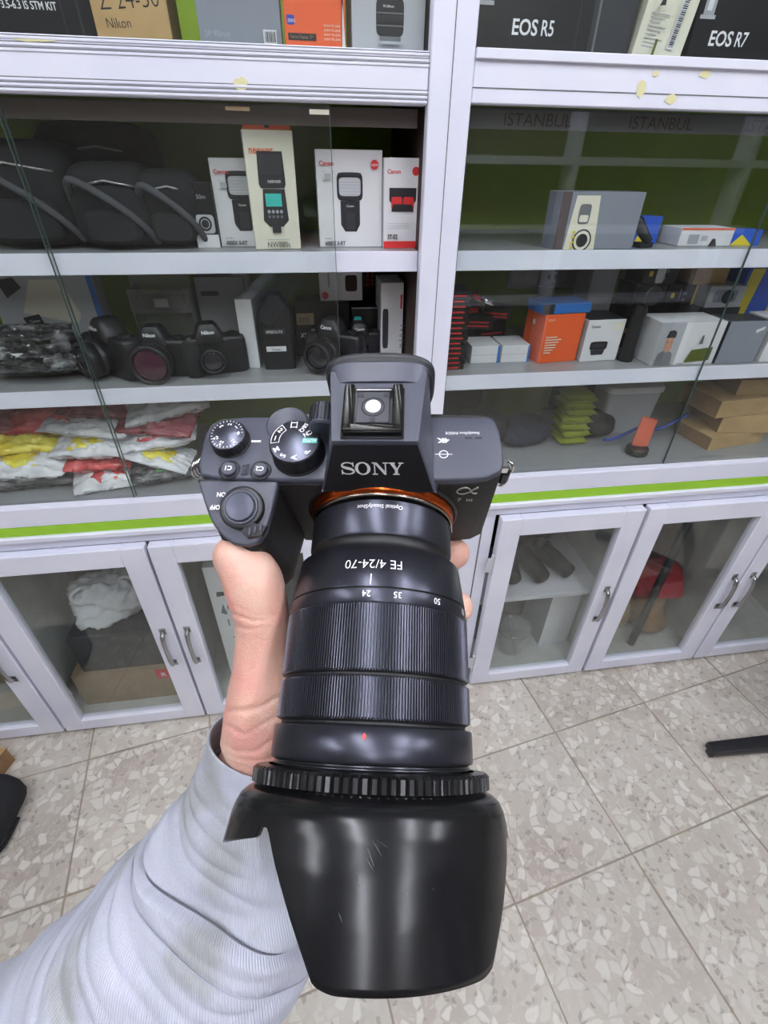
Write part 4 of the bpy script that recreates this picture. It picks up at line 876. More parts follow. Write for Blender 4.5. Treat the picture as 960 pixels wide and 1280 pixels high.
# grip: loft along z of top-sloping blob
b = MB(); loops = []
def grip_loop(z):
    t = max(0, (z+4)/29.0)                      # 0 at deck, 1 at tip
    yt = 29.0-8.6*t; xl = -74.5+16*max(0, t-.15)**1.5; xr = -41.5-5*t
    if t > .85: xl += (t-.85)*45; xr -= (t-.85)*45; yt -= (t-.85)*18
    a, c = (xr-xl)/2, (yt+34)/2
    return [(p+(xl+xr)/2, q+(yt-34)/2, z) for p, q in sup(a, c, .30 if t < .8 else .42, 48)]
for z in (-6, -3, 0, 4, 8, 12, 16, 19, 21.5, 23.5, 25): loops.append(grip_loop(z))
b.loft(loops, rubber); gp = b.build('grip', mc, scale=K)
b = MB(); b.prism([(-76.3, 4.2), (-41.5, 4.2), (-42.2, 0), (-43.7, -9), (-45.6, -18), (-48.3, -22.5), (-52.5, -24.2), (-58.5, -23.4), (-63, -20.5), (-67.6, -15.5), (-69.8, -12), (-72.3, -6.5), (-75, 0)], -5, 0, bodym, Matrix.Translation((0, 30.3, -3)) @ Matrix.Rotation(math.radians(13), 4, 'X') @ Matrix.Translation((0, 0, 3)) @ Matrix.Rotation(-PI/2, 4, 'X')); b.build('grip_deck', gp, bevel=1.2*K, bseg=3, scale=K)
# seam between deck and grip
b = MB(); b.box(-76, -37, 29.2, 30.3, -3.8, -2.9, M['ink']); b.build('seam', mc, scale=K)
# viewfinder housing
hv = MB()
def quadloop(y, xf, zf, zb, xb): return [(-xf, y, zf), (xf, y, zf), (xb, y, zb), (-xb, y, zb)]
hv.loft([quadloop(29, 23.5, .5, -37, 21), quadloop(32, 22.5, 0, -37.5, 21), quadloop(46, 18.4, -3.6, -38.5, 20.5), quadloop(56, 15.8, -6.2, -38.5, 19)], bodym, smooth=False)
hv.build('viewfinder_housing', mc, bevel=1.3*K, bseg=3, scale=K)
# glossy front plate that carries the name
b = MB(); fp = [(-22.3, 30.2, .9), (22.3, 30.2, .9), (15.6, 54.6, -5.35), (-15.6, 54.6, -5.35)]
plate = mat('name_plate', srgb(22, 22, 26), .45)
b.add(fp+[(x, y-.3, z-1) for x, y, z in fp], [(0, 1, 2, 3), (7, 6, 5, 4), (0, 4, 5, 1), (1, 5, 6, 2), (2, 6, 7, 3), (3, 7, 4, 0)], plate); b.build('name_plate', mc, scale=K)
# rear of the housing widening to the eyecup
b = MB(); b.loft([[(p, q+y, z+.9*(1-(p/22)**2)*0) for p, q in sup(a, c, .45, 56)] for z, a, c, y in ((-33, 19.6, 12.5, 44.5), (-39, 20.2, 13.5, 44.5), (-41, 20.6, 14, 44.6))], bodym); b.build('viewfinder_barrel', mc, scale=K)
b = MB()
def ecl(z, a, c): return [(p, q*.93+43.3, z-2.2*(1-(p/24)**2)) for p, q in sup(a, c, .5, 64)]
b.loft([ecl(-38.0, 19.5, 13.5), ecl(-38.4, 21.3, 15.4), ecl(-39.6, 21.8, 15.9), ecl(-40.4, 21.2, 15.3), ecl(-41.0, 21.2, 15.3), ecl(-41.6, 22.3, 16.4), ecl(-43.4, 22.5, 16.6), ecl(-44.2, 21.6, 15.8), ecl(-43.8, 17, 11)], M['blk_plastic'] if False else mat('eyecup_rubber', srgb(40, 41, 46), .5)); b.build('eyecup', mc, scale=K)
b = MB(); b.cyl(5.6, -30, -19.5, bodym, 36, Matrix.Translation((-22.5, 44, 0)), .7)
for k in range(24):
    a = 2*PI*k/24; b.box(-.35, .35, 5.4, 5.9, -29, -21, darkp, 0, Matrix.Translation((-22.5, 44, 0)) @ Matrix.Rotation(a, 4, 'Z'))
b.build('diopter_knob', mc, scale=K)
# hot shoe
gl = mat('shoe_metal', srgb(40, 40, 38), .24, .8); hs_ = MB()
hs_.box(-12.6, 10.6, 56.0, 57.2, -32.5, -9.6, darkp, .4)                    # base
hs_.box(-11.9, -8.2, 57.2, 60.0, -32, -11.4, gl, .5); hs_.box(6.2, 9.9, 57.2, 60.0, -32, -11.4, gl, .5)  # rails
hs_.box(-11.9, 9.9, 57.2, 60.0, -14.0, -10.4, gl, .5)
hs_.box(-8.6, 6.6, 57.2, 57.7, -31, -14, darkp, .1)
sh = hs_.build('hot_shoe', mc, scale=K, bevel=.25*K, loc=(-.1*K, 0, 2.6*K))
b = MB(); b.box(-7, 5, 57.7, 58.1, -29.5, -15.5, M['card_dark'], .1); b.box(-7.6, 5.6, 57.7, 58.6, -30.6, -29.7, M['steel'], .1)
for x in (-6, 4): b.box(x-1.2, x+1.2, 58.1, 58.3, -28.5, -27, INK)
b.lathe([(4.4, 58.12), (4.4, 58.2), (3.9, 58.2)], INK, 32, Matrix.Rotation(0, 4, 'X') @ Matrix(((1, 0, 0, -1), (0, 0, 1, 0), (0, -1, 0, -22.6), (0, 0, 0, 1))))
b.cyl(2.9, 58.1, 58.5, M['ink_white'], 32, Matrix(((1, 0, 0, -1), (0, 0, 1, 0), (0, -1, 0, -22.6), (0, 0, 0, 1)))); b.box(-2, 0, 58.1, 58.3, -17.5, -15.8, INK)
b.build('contact_plate', sh, scale=K)
YUP = lambda x, z: Matrix(((1, 0, 0, x), (0, 0, 1, 0), (0, -1, 0, z), (0, 0, 0, 1)))   # turned shapes: axis +z -> +y
# mode dial
mdx, mdz = -34.0, -15.8
b = MB(); b.lathe([(11.2, 31.5), (11.2, 32.4), (10.6, 32.6), (10.3, 33.2)], darkp, 72, YUP(mdx, mdz)); b.lathe([(10.4, 33.0), (10.4, 40.9), (10.0, 41.5)], darkp, 120, YUP(mdx, mdz), False, lambda a, i: 1+(.02 if i < 2 and int(round(a*60/PI)) % 2 else 0)); 
b.lathe([(10.0, 41.5), (9.7, 41.7), (.01, 41.7)], dialm, 72, YUP(mdx, mdz)); md = b.build('mode_dial', mc, scale=K)
b = MB()
def dl(s_, ang, r, size, m=ltr, rot=None, sx=1, inward=True, bold=.03, al='CENTER'):
    a = math.radians(ang); T = TUP(41.82, 0, mdx, mdz) @ Matrix.Translation((r*math.cos(a), r*math.sin(a), 0)) @ Matrix.Rotation((a+PI) if rot is None else math.radians(rot), 4, 'Z') @ Matrix.Translation((0, -size*.35, 0))
    b.text(s_, size, m, T, al, sx, bold)
dl('M', 212, 8.0, 3.3); dl('S', 242, 8.0, 3.3); dl('A', 275, 8.0, 3.3); dl('P', 318, 8.0, 3.3); dl('SCN', 33, 6.8, 2.8, sx=.95); dl('S&Q', 62, 7.0, 2.5)
dl('1', 172, 8.0, 3.0); dl('2', 142, 8.0, 3.0)
Tm = TUP(41.8, 0, mdx, mdz)
b.add([(x, y, 0) for x, y in ((3.4, -1.2), (9.3, -1.2), (9.3, 1.2), (3.4, 1.2))], [(0, 1, 2, 3)], tealm, Tm); b.text('AUTO', 2.0, M['card_white'], TUP(41.9, 0, mdx, mdz) @ Matrix.Translation((6.4, .7, 0)) @ Matrix.Rotation(PI, 4, 'Z'), 'CENTER', 1, .02)
def arcband(r0, r1, a0, a1, m, y, cx, cz, n=14):
    vs = []; fs = []
    for i in range(n+1):
        a = math.radians(a0+(a1-a0)*i/n)
        for r in (r0, r1): vs.append((r*math.cos(a), r*math.sin(a), 0))
    for i in range(n): fs.append((2*i, 2*i+1, 2*i+3, 2*i+2))
    b.add(vs, fs, m, TUP(y, 0, cx, cz))
arcband(9.35, 9.65, 128, 188, ltr, 41.82, mdx, mdz); arcband(6.1, 6.4, 128, 188, ltr, 41.82, mdx, mdz)
arcband(6.1, 9.65, 127, 129, ltr, 41.82, mdx, mdz, 2); arcband(6.1, 9.65, 187, 189, ltr, 41.82, mdx, mdz, 2)
for x, y, w, h in ((-2.6, 6.0, .35, 3.2), (-.2, 6.0, .35, 3.2), (-2.3, 6.3, 2.2, .35), (-2.3, 8.5, 2.2, .35)):
    b.add([(x, y, 0), (x+w, y, 0), (x+w, y+h, 0), (x, y+h, 0)], [(0, 1, 2, 3)], ltr, Tm @ Matrix.Translation((.3, 0, .02)))
b.build('dial_lettering', md, scale=K)
# exposure dial
exx, exz = -64.2, -21.4
b = MB(); b.lathe([(8.3, 31.5), (8.3, 32.3), (7.8, 32.6)], darkp, 60, YUP(exx, exz)); b.lathe([(7.7, 32.4), (7.7, 37.2), (7.4, 37.8)], darkp, 100, YUP(exx, exz), False, lambda a, i: 1+(.022 if i < 2 and int(round(a*50/PI)) % 2 else 0)); b.lathe([(7.4, 37.8), (7.2, 37.95), (.01, 37.95)], dialm, 72, YUP(exx, exz)); ed = b.build('exposure_dial', mc, scale=K)
b = MB()
for i, (t_, a) in enumerate((('0', 5), ('1', 45), ('2', 85), ('3', 128), ('+3', 205), ('+2', 250), ('+1', 315))):
    ar = math.radians(a); b.text(t_, 2.3, ltr, TUP(38.05, 0, exx, exz) @ Matrix.Translation((4.9*math.cos(ar), 4.9*math.sin(ar), 0)) @ Matrix.Rotation(ar-PI if a > 180 else ar, 4, 'Z') @ Matrix.Translation((0, -.8, 0)), 'CENTER', 1, .03)
for a in range(20, 340, 13):
    if a in (): continue
    ar = math.radians(a-12); b.add([(6.1, -.14, 0), (6.9, -.14, 0), (6.9, .14, 0), (6.1, .14, 0)], [(0, 1, 2, 3)], ltr, TUP(38.05, 0, exx, exz) @ Matrix.Rotation(ar, 4, 'Z'))
b.build('dial_lettering', ed, scale=K)
# C1 C2 buttons with ring, front dial slot
for x, z, t_ in ((-62.6, -7.4, 'C1'), (-49.2, -7.2, 'C2')):
    b = MB(); b.lathe([(4.5, 32.02), (4.5, 32.5), (3.9, 32.5), (3.9, 32.05)], darkp, 40, YUP(x, z)); b._cb(3.2, 32, 33.8, bodym, 40, YUP(x, z), .4); o = b.build('custom_button', mc, scale=K)
    MB().text(t_, 2.9, ltr, TUP(33.9, PI, x, z) @ Matrix.Translation((0, -1.0, 0)), 'CENTER', 1, .03).build('lettering', o, scale=K)
b = MB(); b.box(-57.4, -54.4, 31.9, 32.12, -10.4, -4.9, INK, 0)
for i in range(9): b.box(-57.2, -55.4+.06*abs(i-4), 32.1, 32.6, -10.2+i*.6, -9.9+i*.6, bodym, 0)
b.build('front_dial', mc, scale=K)
# index mark and rear wheel
b = MB(); b.box(-55.6, -51.4, 32.0, 32.12, -22.3, -21.3, ltr); b.build('index_mark', mc, scale=K)
b = MB(); b.lathe([(9.6, 26), (9.6, 31.2), (9.3, 31.9)], bodym, 80, YUP(-41, -30.5), False, lambda a, i: 1+(.015 if int(round(a*40/PI)) % 2 else 0)); b.lathe([(9.3, 31.9), (8.8, 32.5), (8.5, 32.6), (8.3, 32.45), (.01, 32.45)], bodym, 64, YUP(-41, -30.5)); b.build('rear_dial', mc, scale=K)
# shutter button and switch: on the sloping grip deck
gz = 8.6; gxs = -55.4; tilt = math.radians(13)
GT = Matrix.Translation((gxs, 28.7, gz)) @ Matrix.Rotation(tilt, 4, 'X') @ Matrix(((1, 0, 0, 0), (0, 0, 1, 0), (0, -1, 0, 0), (0, 0, 0, 1)))
b = MB(); b.lathe([(9.0, -1.5), (9.0, 1.5), (8.5, 2.0), (7.2, 2.0)], darkp, 64, GT); b.add([(4, -6, 0), (11.4, -7.5, 0), (9.5, -11.5, 0), (3.5, -12.5, 0), (0.5, -9.5, 0), (4, -6, 2.2), (11.0, -7.5, 1.6), (9.1, -11.1, 1.4), (3.5, -12, 1.4), (1, -9.5, 1.8)], [(5, 6, 7, 8, 9), (0, 1, 6, 5), (1, 2, 7, 6), (2, 3, 8, 7), (3, 4, 9, 8), (4, 0, 5, 9)][::1], darkp, GT)
for i in range(3): b.box(4+i*2.2, 4.9+i*2.2, -11.4+i*.9, -8.2+i*.6, 1.7, 2.6, bodym, .2, GT)
b.build('power_switch', mc, scale=K, fix=True)
b = MB(); b.lathe([(7.3, .5), (7.3, 2.6), (6.8, 3.0), (6.2, 2.7)], bodym, 64, GT); b.lathe([(6.0, 1), (6.0, 3.3), (5.6, 3.7)], bodym, 64, GT); b.lathe([(5.6, 3.7), (3, 3.45), (.01, 3.35)], dialm, 64, GT); b.build('shutter_button', mc, scale=K)
b = MB(); GL = lambda x, z, y: Matrix.Translation((x, y, z)) @ Matrix.Rotation(tilt*.75, 4, 'X') @ Matrix.Rotation(-PI/2, 4, 'X') @ Matrix.Rotation(PI, 4, 'Z')
b.text('ON', 2.7, ltr, GL(-64.6, 2.5, 30.9), 'CENTER', .9, .03); b.text('OFF', 2.7, ltr, GL(-66.6, 7.8, 29.8), 'CENTER', .9, .03); b.build('switch_lettering', mc, scale=K)
# top right plate lettering
b = MB(); b.text('4K', 3.0, ltr, TUP(32.06, PI, 26.5, -23.6), 'CENTER', 1.3, .06); b.text('SteadyShot INSIDE', 1.9, ltr, TUP(32.06, PI, 34.5, -26.9), 'CENTER', .98, .01)
arcband(1.55, 1.95, 0, 360, ltr, 32.06, 26.5, -15.8, 28); b.add([(x, y, 0) for x, y in ((-3.6, -.15), (3.6, -.15), (3.6, .15), (-3.6, .15))], [(0, 1, 2, 3)], ltr, TUP(32.07, 0, 26.5, -15.8))
b.build('top_lettering', mc, scale=K)
b = MB(); b.box(35.4, 38.6, 31.9, 32.1, -24.3, -23.5, INK); b.box(39.6, 42.6, 31.9, 32.1, -24.3, -23.5, INK); b.build('speaker_slot', mc, scale=K)
# alpha and 7 III on the front right
FT = lambda x, y, z: TM((x, y, z), (1, 0, -.02), (0, 1, 0))
silv = mat('silver_print', srgb(175, 172, 168), .3, .5)
b = MB(); zz = -2.9
al = smooth_pts([(4.3, 2.9, 0), (2.6, .9, 0), (.6, -1.7, 0), (-1.7, -2.9, 0), (-3.9, -1.6, 0), (-3.6, 1.0, 0), (-1.2, 2.7, 0), (.8, 1.7, 0), (1.9, -.8, 0), (3.0, -2.5, 0), (4.4, -2.4, 0)], 6)
b.tube(al, [.34]*len(al), silv, 6, FT(36.4, 24.4, zz)); b.text('7', 4.2, silv, FT(33.9, 14.6, zz+.05), 'CENTER', 1, 0); b.text('III', 3.0, silv, FT(38.3, 14.8, zz+.05), 'CENTER', 1.3, .02); b.build('model_lettering', mc, scale=K)
# SONY in slab letters on the sloping plate
def sony():
    bb_ = MB(); nrm = Vector((0, 24.4, -6.25)).normalized()
    T = TM((-3.0, 38.9, -1.05), (1, 0, 0), nrm); hgt = 5.6
    def P(*q): return [(x, y, 0) for x, y in q]
    def poly(pts): bb_.add(P(*pts), [list(range(len(pts)))], ltr, T)
    def ringstrip(outer, inner):
        n = len(outer); bb_.add([(x, y, 0) for x, y in outer+inner], [(i, (i+1) % n, n+(i+1) % n, n+i) for i in range(n)], ltr, T)
    h = hgt; 
    # S as a centre line with varying width
    sx = -12.2; cl = smooth_pts([(6.0, h*.70, 0), (5.2, h*.90, 0), (3.2, h*.96, 0), (1.2, h*.86, 0), (.9, h*.66, 0), (2.6, h*.54, 0), (4.6, h*.46, 0), (6.0, h*.30, 0), (5.4, h*.12, 0), (3.4, h*.04, 0), (1.4, h*.10, 0), (.5, h*.30, 0)], 5)
    wd = [.35, .55, .5, .75, 1.0, 1.25, 1.25, 1.0, .7, .5, .55, .3]; vs = []; n = len(cl)
    for i, p in enumerate(cl):
        t = (cl[min(i+1, n-1)]-cl[max(i-1, 0)]).normalized(); k = i/5; a = int(min(k, 10.999)); w = wd[a]+(wd[a+1]-wd[a])*(k-a)
        vs += [(p.x+sx-t.y*w/2, p.y+t.x*w/2, 0), (p.x+sx+t.y*w/2, p.y-t.x*w/2, 0)]
    bb_.add(vs, [(2*i, 2*i+1, 2*i+3, 2*i+2) for i in range(n-1)], ltr, T)
    poly([(sx+5.6, h*.64), (sx+6.25, h*.64), (sx+6.25, h*.99), (sx+5.7, h*.99)]); poly([(sx+.25, .02), (sx+.8, .02), (sx+.95, h*.38), (sx+.3, h*.38)])
    ox = -1.6-.3; ringstrip([(ox+3.6*math.cos(a), h/2+h*.52*math.sin(a)) for a in [2*PI*i/36 for i in range(36)]], [(ox+2.15*math.cos(a), h/2+h*.42*math.sin(a)) for a in [2*PI*i/36 for i in range(36)]])
    nx = 2.5; poly([(nx, 0), (nx+2.5, 0), (nx+2.5, .55), (nx, .55)]); poly([(nx+.85, .5), (nx+1.45, .5), (nx+1.45, h-.5), (nx+.85, h-.5)]); poly([(nx, h-.55), (nx+2.3, h-.55), (nx+2.3, h), (nx, h)])
    poly([(nx+.9, h-.2), (nx+5.6, 0), (nx+6.5, 0), (nx+6.5, .9), (nx+2.2, h)]); poly([(nx+5.85, .3), (nx+6.5, .3), (nx+6.5, h-.5), (nx+5.85, h-.5)]); poly([(nx+4.9, h-.55), (nx+7.4, h-.55), (nx+7.4, h), (nx+4.9, h)])
    yx = 10.2; poly([(yx, h-.55), (yx+2.9, h-.55), (yx+2.9, h), (yx, h)]); poly([(yx+4.4, h-.55), (yx+6.8, h-.55), (yx+6.8, h), (yx+4.4, h)])
    poly([(yx+.6, h-.5), (yx+2.4, h-.5), (yx+4.2, h*.42), (yx+2.8, h*.38)]); poly([(yx+5.1, h-.5), (yx+5.9, h-.5), (yx+4.0, h*.38), (yx+3.4, h*.42)]); poly([(yx+2.75, .3), (yx+4.2, .3), (yx+4.2, h*.45), (yx+2.75, h*.45)]); poly([(yx+1.9, 0), (yx+5.0, 0), (yx+5.0, .55), (yx+1.9, .55)])
    return bb_
so = sony(); so.v = [Vector(((v.x+2.0)*.83-2.9, 38.9+(v.y-38.9)*1.2+1.3, v.z+.22-((v.y-38.9)*.2+1.3)*.256)) for v in so.v]; so.build('brand_lettering', mc, scale=K)
# strap lugs
def lug(x, y, z, sgn):
    b = MB(); b.box(min(x, x+sgn*3.2), max(x, x+sgn*3.2), y-3, y+3, z-1.2, z+1.2, silver, .5); o = b.build('strap_lug', mc, scale=K)
    for k in range(3):
        r = MB(); c = Vector((x+sgn*(3.2+.9*k), y-1, z)); pts = [c+Vector((sgn*1.2*math.cos(a)+.9*k*sgn*.2, 4.6*math.sin(a), 3.4*math.cos(a)+k*.8)) for a in [2*PI*i/28 for i in range(28)]]
        r.tube(pts, .55, silver, 8, closed=True); r.build('split_ring', o, scale=K)
    return o
lug(-76.8, 22, -16, -1)
b = MB(); b.box(50.6, 54.5, 22, 27, -17.5, -12.5, silver, .7); lg = b.build('strap_lug', mc, scale=K)
b = MB(); b.box(51.0, 55.6, 12.5, 22.5, -17.0, -12.0, darkp, 1.2); b.box(51.8, 55.0, 22, 24, -15.5, -13.5, darkp, .5); b.build('lug_cover', lg, scale=K)
b = MB(); b.tube([Vector((53.2+1.8*math.cos(a), 10.8+3.2*math.sin(a), -14.5)) for a in [2*PI*i/24 for i in range(24)]], .6, silver, 8, closed=True); b.tube([Vector((54.6+1.2*math.cos(a), 25+3.4*math.sin(a), -14.0+1.2*math.cos(a))) for a in [2*PI*i/24 for i in range(24)]], .6, silver, 8, closed=True); b.build('split_ring', lg, scale=K)

# ---- mount and lens, turned about z
b = MB(); b.lathe([(33.0, -4), (33.0, -1.0), (32.4, .6), (31.9, 1.6), (31.2, 1.9)], orange, 96); b.lathe([(34.6, -4), (34.2, -2.0), (33.5, -1.7)], darkp, 96); b.build('lens_mount', mc, scale=K)
prof_base = [(30.9, 1.6), (31.3, 2.2), (31.3, 4.2), (31.0, 5), (31.1, 18.4), (30.6, 19.4)]
ln = MB(); ln.lathe([(31.4, 1.8), (31.6, 2.2), (31.6, 3.0), (31.1, 3.3)], silver if False else mat('mount_edge', srgb(150, 140, 130), .25, 1), 96)
ln.lathe(prof_base[3:], lensm, 128); ln.lathe([(30.6, 19.4), (29.6, 20.2), (29.6, 24.6), (33.0, 25.2)], lensg, 96)
ln.lathe([(33.0, 25.2), (34.2, 25.8), (36.3, 41.6), (36.3, 42.2)], lensm, 128); ln.lathe([(36.3, 42.2), (35.7, 42.4), (35.7, 42.9), (36.5, 43.1)], lensg, 96); ln.lathe([(36.5, 43.1), (36.6, 47.6), (36.2, 48.1)], lensm, 128)
ln.lathe([(36.2, 71), (35.2, 71.3), (35.2, 72.5), (36.2, 72.7)], lensg, 96)
ln.lathe([(36.2, 86.0), (35.0, 86.6), (35.0, 87.6), (36.6, 87.9)], lensg, 96)
lens = ln.build('lens', mc, scale=K)
def ribs(z0, z1, name):
    n = 230; b = MB(); vs = []; fs = []
    ring = []
    for k in range(n):
        for (f, r) in ((0, 36.35), (.18, 36.95), (.62, 36.95), (.8, 36.35)): ring.append((2*PI*(k+f)/n, r))
    m_ = len(ring); R0 = [(36.3)]*m_
    for z, w in ((z0, 0), (z0+.5, 1), (z1-.5, 1), (z1, 0)):
        for a, r in ring: rr_ = r if w else 36.3; vs.append((rr_*math.cos(a), rr_*math.sin(a), z))
    for j in range(3):
        for k in range(m_): fs.append((j*m_+k, j*m_+(k+1) % m_, (j+1)*m_+(k+1) % m_, (j+1)*m_+k))
    b.add(vs, fs, lensm); return b.build(name, lens, scale=K)
ribs(48.1, 71.0, 'zoom_ring'); ribs(72.7, 86.0, 'focus_ring')
b = MB(); b.lathe([(36.6, 87.9), (37.4, 88.4), (37.5, 98.2), (37.0, 98.8)], lensm, 128); b.lathe([(37.0, 98.8), (35.9, 99), (35.9, 99.9), (36.3, 100), (36.3, 100.8), (35.9, 100.9), (35.9, 101.6)], mat('filter_rim', srgb(60, 62, 66), .25, .8), 128); b.lathe([(35.9, 101.6), (30, 100), (.01, 98.5)], M['lens_glass'], 96); b.build('front_ring', lens, scale=K)
# lettering wrapped on the barrel
b = MB()
def wrap(s_, z, ang, size, R, m=ltr, bold=.01, sx=1, slope=0):
    vs, fs = text_geo(s_, 'CENTER', bold); pts = []
    for x, y in vs:
        x, y = x*size*sx, y*size
        a = math.radians(ang)-x/R                    # upside down: text runs towards -x, its top towards +z
        zz_ = z+y; r = R+slope*(zz_-z)+.06; pts.append((r*math.sin(a), r*math.cos(a), zz_))
    b.add(pts, fs, m)
wrap('FE 4/24-70', 31.8, 0, 5.0, 35.0, slope=.133, bold=-.004); wrap('24', 44.0, -3, 3.2, 36.6); wrap('35', 44.0, 14.5, 3.2, 36.6); wrap('50', 44.0, 40, 3.2, 36.6); wrap('70', 44.0, 70, 3.2, 36.6); wrap('Optical SteadyShot', 7.2, 2, 2.4, 31.15)
wrap('|', 38.6, -1, 4.4, 35.95, slope=.12); b.add([(37.62*math.sin(a), 37.62*math.cos(a), z) for a, z in ((-.02, 91), (0, 92.4), (.02, 91), (0, 89.8))], [(0, 1, 2, 3)], redm)
b.add([(31.9*math.sin(a), 31.9*math.cos(a), z) for a, z in ((1.36, 4), (1.43, 4), (1.43, 8), (1.36, 8))], [(0, 1, 2, 3)], ltr)
b.build('lens_lettering', lens, scale=K)
# hood: ribbed collar
b = MB(); b.lathe([(38, 101), (41.2, 101.3), (42.2, 102.2), (42.2, 106.2), (41.2, 107)], hoodm, 384, None, False, lambda a, i: 1+(.016 if i in (1, 2, 3) and int(round(a*192/PI)) % 4 else -.006)); hc = b.build('hood_collar', lens, scale=K)
# hood petals
def edge_s(deg):
    """how far the rim reaches along the lens at this angle from the top"""
    LONG, SHORT = 148.5, 124.5
    def cyc(a, c, half):
        d_ = (a-c+180) % 360-180; return d_/half
    best = 116.0
    for c in (21, 201):
        u = abs(cyc(deg, c, 1))+(8 if c == 201 else 0)
        # long tongue: flat end then slanting sides down to the notch
        if u < 24: v = LONG
        elif u < 32: v = LONG-1.6*((u-24)/8)**2
        else: v = LONG-1.6-(u-32)*1.38
        best = max(best, v)
    for c in (-72, 108):
        u = abs(cyc(deg, c, 1))
        v = SHORT-u*.17 if u < 33 else SHORT-5.6-(u-33)*2
        best = max(best, v)
    return best
def hood_r(z):
    pts = [(107, 41.0), (108.2, 43.8), (110, 46.0), (112.5, 47.2), (116, 47.9), (124, 48.4), (135, 48.2), (150, 47.2)]
    for (a, r), (c, q) in zip(pts, pts[1:]):
        if a <= z <= c: return r+(q-r)*(z-a)/(c-a)
    return pts[-1][1]
b = MB(); n = 288; m_ = 30; vs = []; fs = []
for side in (0, 1):
    for k in range(n):
        dg = 360*k/n; e_ = edge_s(dg); a = math.radians(dg)
        for j in range(m_+1):
            t = j/m_; z = 107+(e_-107)*(t**1.25); r = hood_r(z)
            # short petals flare outwards
            ds = min(abs((dg+69+180) % 360-180), abs((dg-111+180) % 360-180)); fl = max(0, 1-ds/40)
            r += fl*max(0, z-112)*.10-(1.7 if side else 0)
            if side: r = max(r, 36.5)
            vs.append((r*math.sin(a), r*math.cos(a), z))
S1 = n*(m_+1)
for k in range(n):
    for j in range(m_):
        a = k*(m_+1)+j; c = ((k+1) % n)*(m_+1)+j
        fs.append((a, a+1, c+1, c)); fs.append((S1+a, S1+c, S1+c+1, S1+a+1))
    a = k*(m_+1)+m_; c = ((k+1) % n)*(m_+1)+m_; fs.append((a, S1+a, S1+c, c))
b.add(vs, fs, hoodm, None, True); b.lathe([(41.2, 106.9), (41, 107)], hoodm, 96)
scr = mat('scratch', srgb(60, 62, 68), .5)
for (dg, z, ln_, tl) in ((4, 120, 4, .5), (5.5, 118, 3.5, .7), (3.5, 121.5, 3, .6), (6.5, 117, 2, 1.0), (-4, 133, 2, .3), (17, 128, .8, 0), (1, 125, 3, .2), (25, 127, .8, .3)):
    a0 = math.radians(dg); vs = []
    for t, w in ((0, .04), (.5, .13), (1, .04)):
        a = a0+tl*t*.08; z_ = z+ln_*(t-.5); r = hood_r(z_)+.05; vs += [(r*math.sin(a)-w, r*math.cos(a), z_), (r*math.sin(a)+w, r*math.cos(a), z_)]
    b.add(vs, [(0, 1, 3, 2), (2, 3, 5, 4)], scr)
hd = b.build('lens_hood', lens, scale=K, fix=True)
# ------------------------------------------------------------------ hand and sleeve (same millimetre frame as the camera it holds)
def capsule(b, pts, n=20, sub=6):
    """pts: list of (x,y,z,r[,flat]) smoothed into a tapering limb with round ends"""
    P = smooth_pts([p[:3] for p in pts], sub); R = [v.x for v in smooth_pts([(p[3], 0, 0) for p in pts], sub)]
    d0 = (P[0]-P[1]).normalized(); d1 = (P[-1]-P[-2]).normalized()
    pre = [P[0]+d0*R[0]*math.sin(t) for t in (1.5, 1.2, .8, .4)]; prr = [R[0]*math.cos(t) for t in (1.5, 1.2, .8, .4)]
    post = [P[-1]+d1*R[-1]*math.sin(t) for t in (.4, .8, 1.2, 1.5)]; por = [R[-1]*math.cos(t) for t in (.4, .8, 1.2, 1.5)]
    b.tube(pre+P+post, prr+R+por, skin, n)
skin = mat('skin', srgb(222, 170, 150), .45, sss=.25)
N, L, bb = nt(skin); tc = node(skin, 'ShaderNodeTexCoord'); nn = node(skin, 'ShaderNodeTexNoise', Scale=45.0, Detail=4.0); L.new(tc.outputs['Object'], nn.inputs['Vector'])
r_ = ramp(skin, [(.3, srgb(214, 152, 142)), (.5, srgb(212, 166, 150)), (.7, srgb(216, 182, 164))]); L.new(nn.outputs['Fac'], r_.inputs['Fac']); L.new(r_.outputs[0], bb.inputs['Base Color'])
n2 = node(skin, 'ShaderNodeTexVoronoi', Scale=1100.0); L.new(tc.outputs['Object'], n2.inputs['Vector']); n3 = node(skin, 'ShaderNodeTexNoise', Scale=260.0, Detail=4.0); L.new(tc.outputs['Object'], n3.inputs['Vector'])
ad = node(skin, 'ShaderNodeMath', operation='ADD'); L.new(n2.outputs['Distance'], ad.inputs[0]); L.new(n3.outputs['Fac'], ad.inputs[1])
bp = node(skin, 'ShaderNodeBump', Strength=.35, Distance=.0004); L.new(ad.outputs[0], bp.inputs['Height']); L.new(bp.outputs['Normal'], bb.inputs['Normal'])
hb = MB()
# thumb: tip - joint - base
capsule(hb, [(-61, 12, 24, 10), (-55, 8, 31, 12.6), (-51.5, 3, 40, 12.4), (-50, -3, 50, 11.8), (-50, -10, 61, 12.6), (-49, -20, 76, 17.5), (-49, -32, 92, 21)])
# thenar mass and heel of the palm
capsule(hb, [(-42, -22, 70, 15), (-42, -34, 86, 21), (-46, -40, 102, 22)])
# palm beneath the barrel
for x0, x1, r in ((-34, -26, 16), (-16, -8, 15), (4, 6, 14), (20, 20, 12)):
    capsule(hb, [(-44, -44, 104, 21), (x0, -58, 82, 17), (x1, -60, 52, r), (x1+2, -58, 34, r-2)])
# wrist and forearm
capsule(hb, [(-46, -42, 98, 22), (-53, -50, 112, 25), (-66, -66, 134, 29), (-90, -92, 172, 34), (-130, -122, 222, 38)])
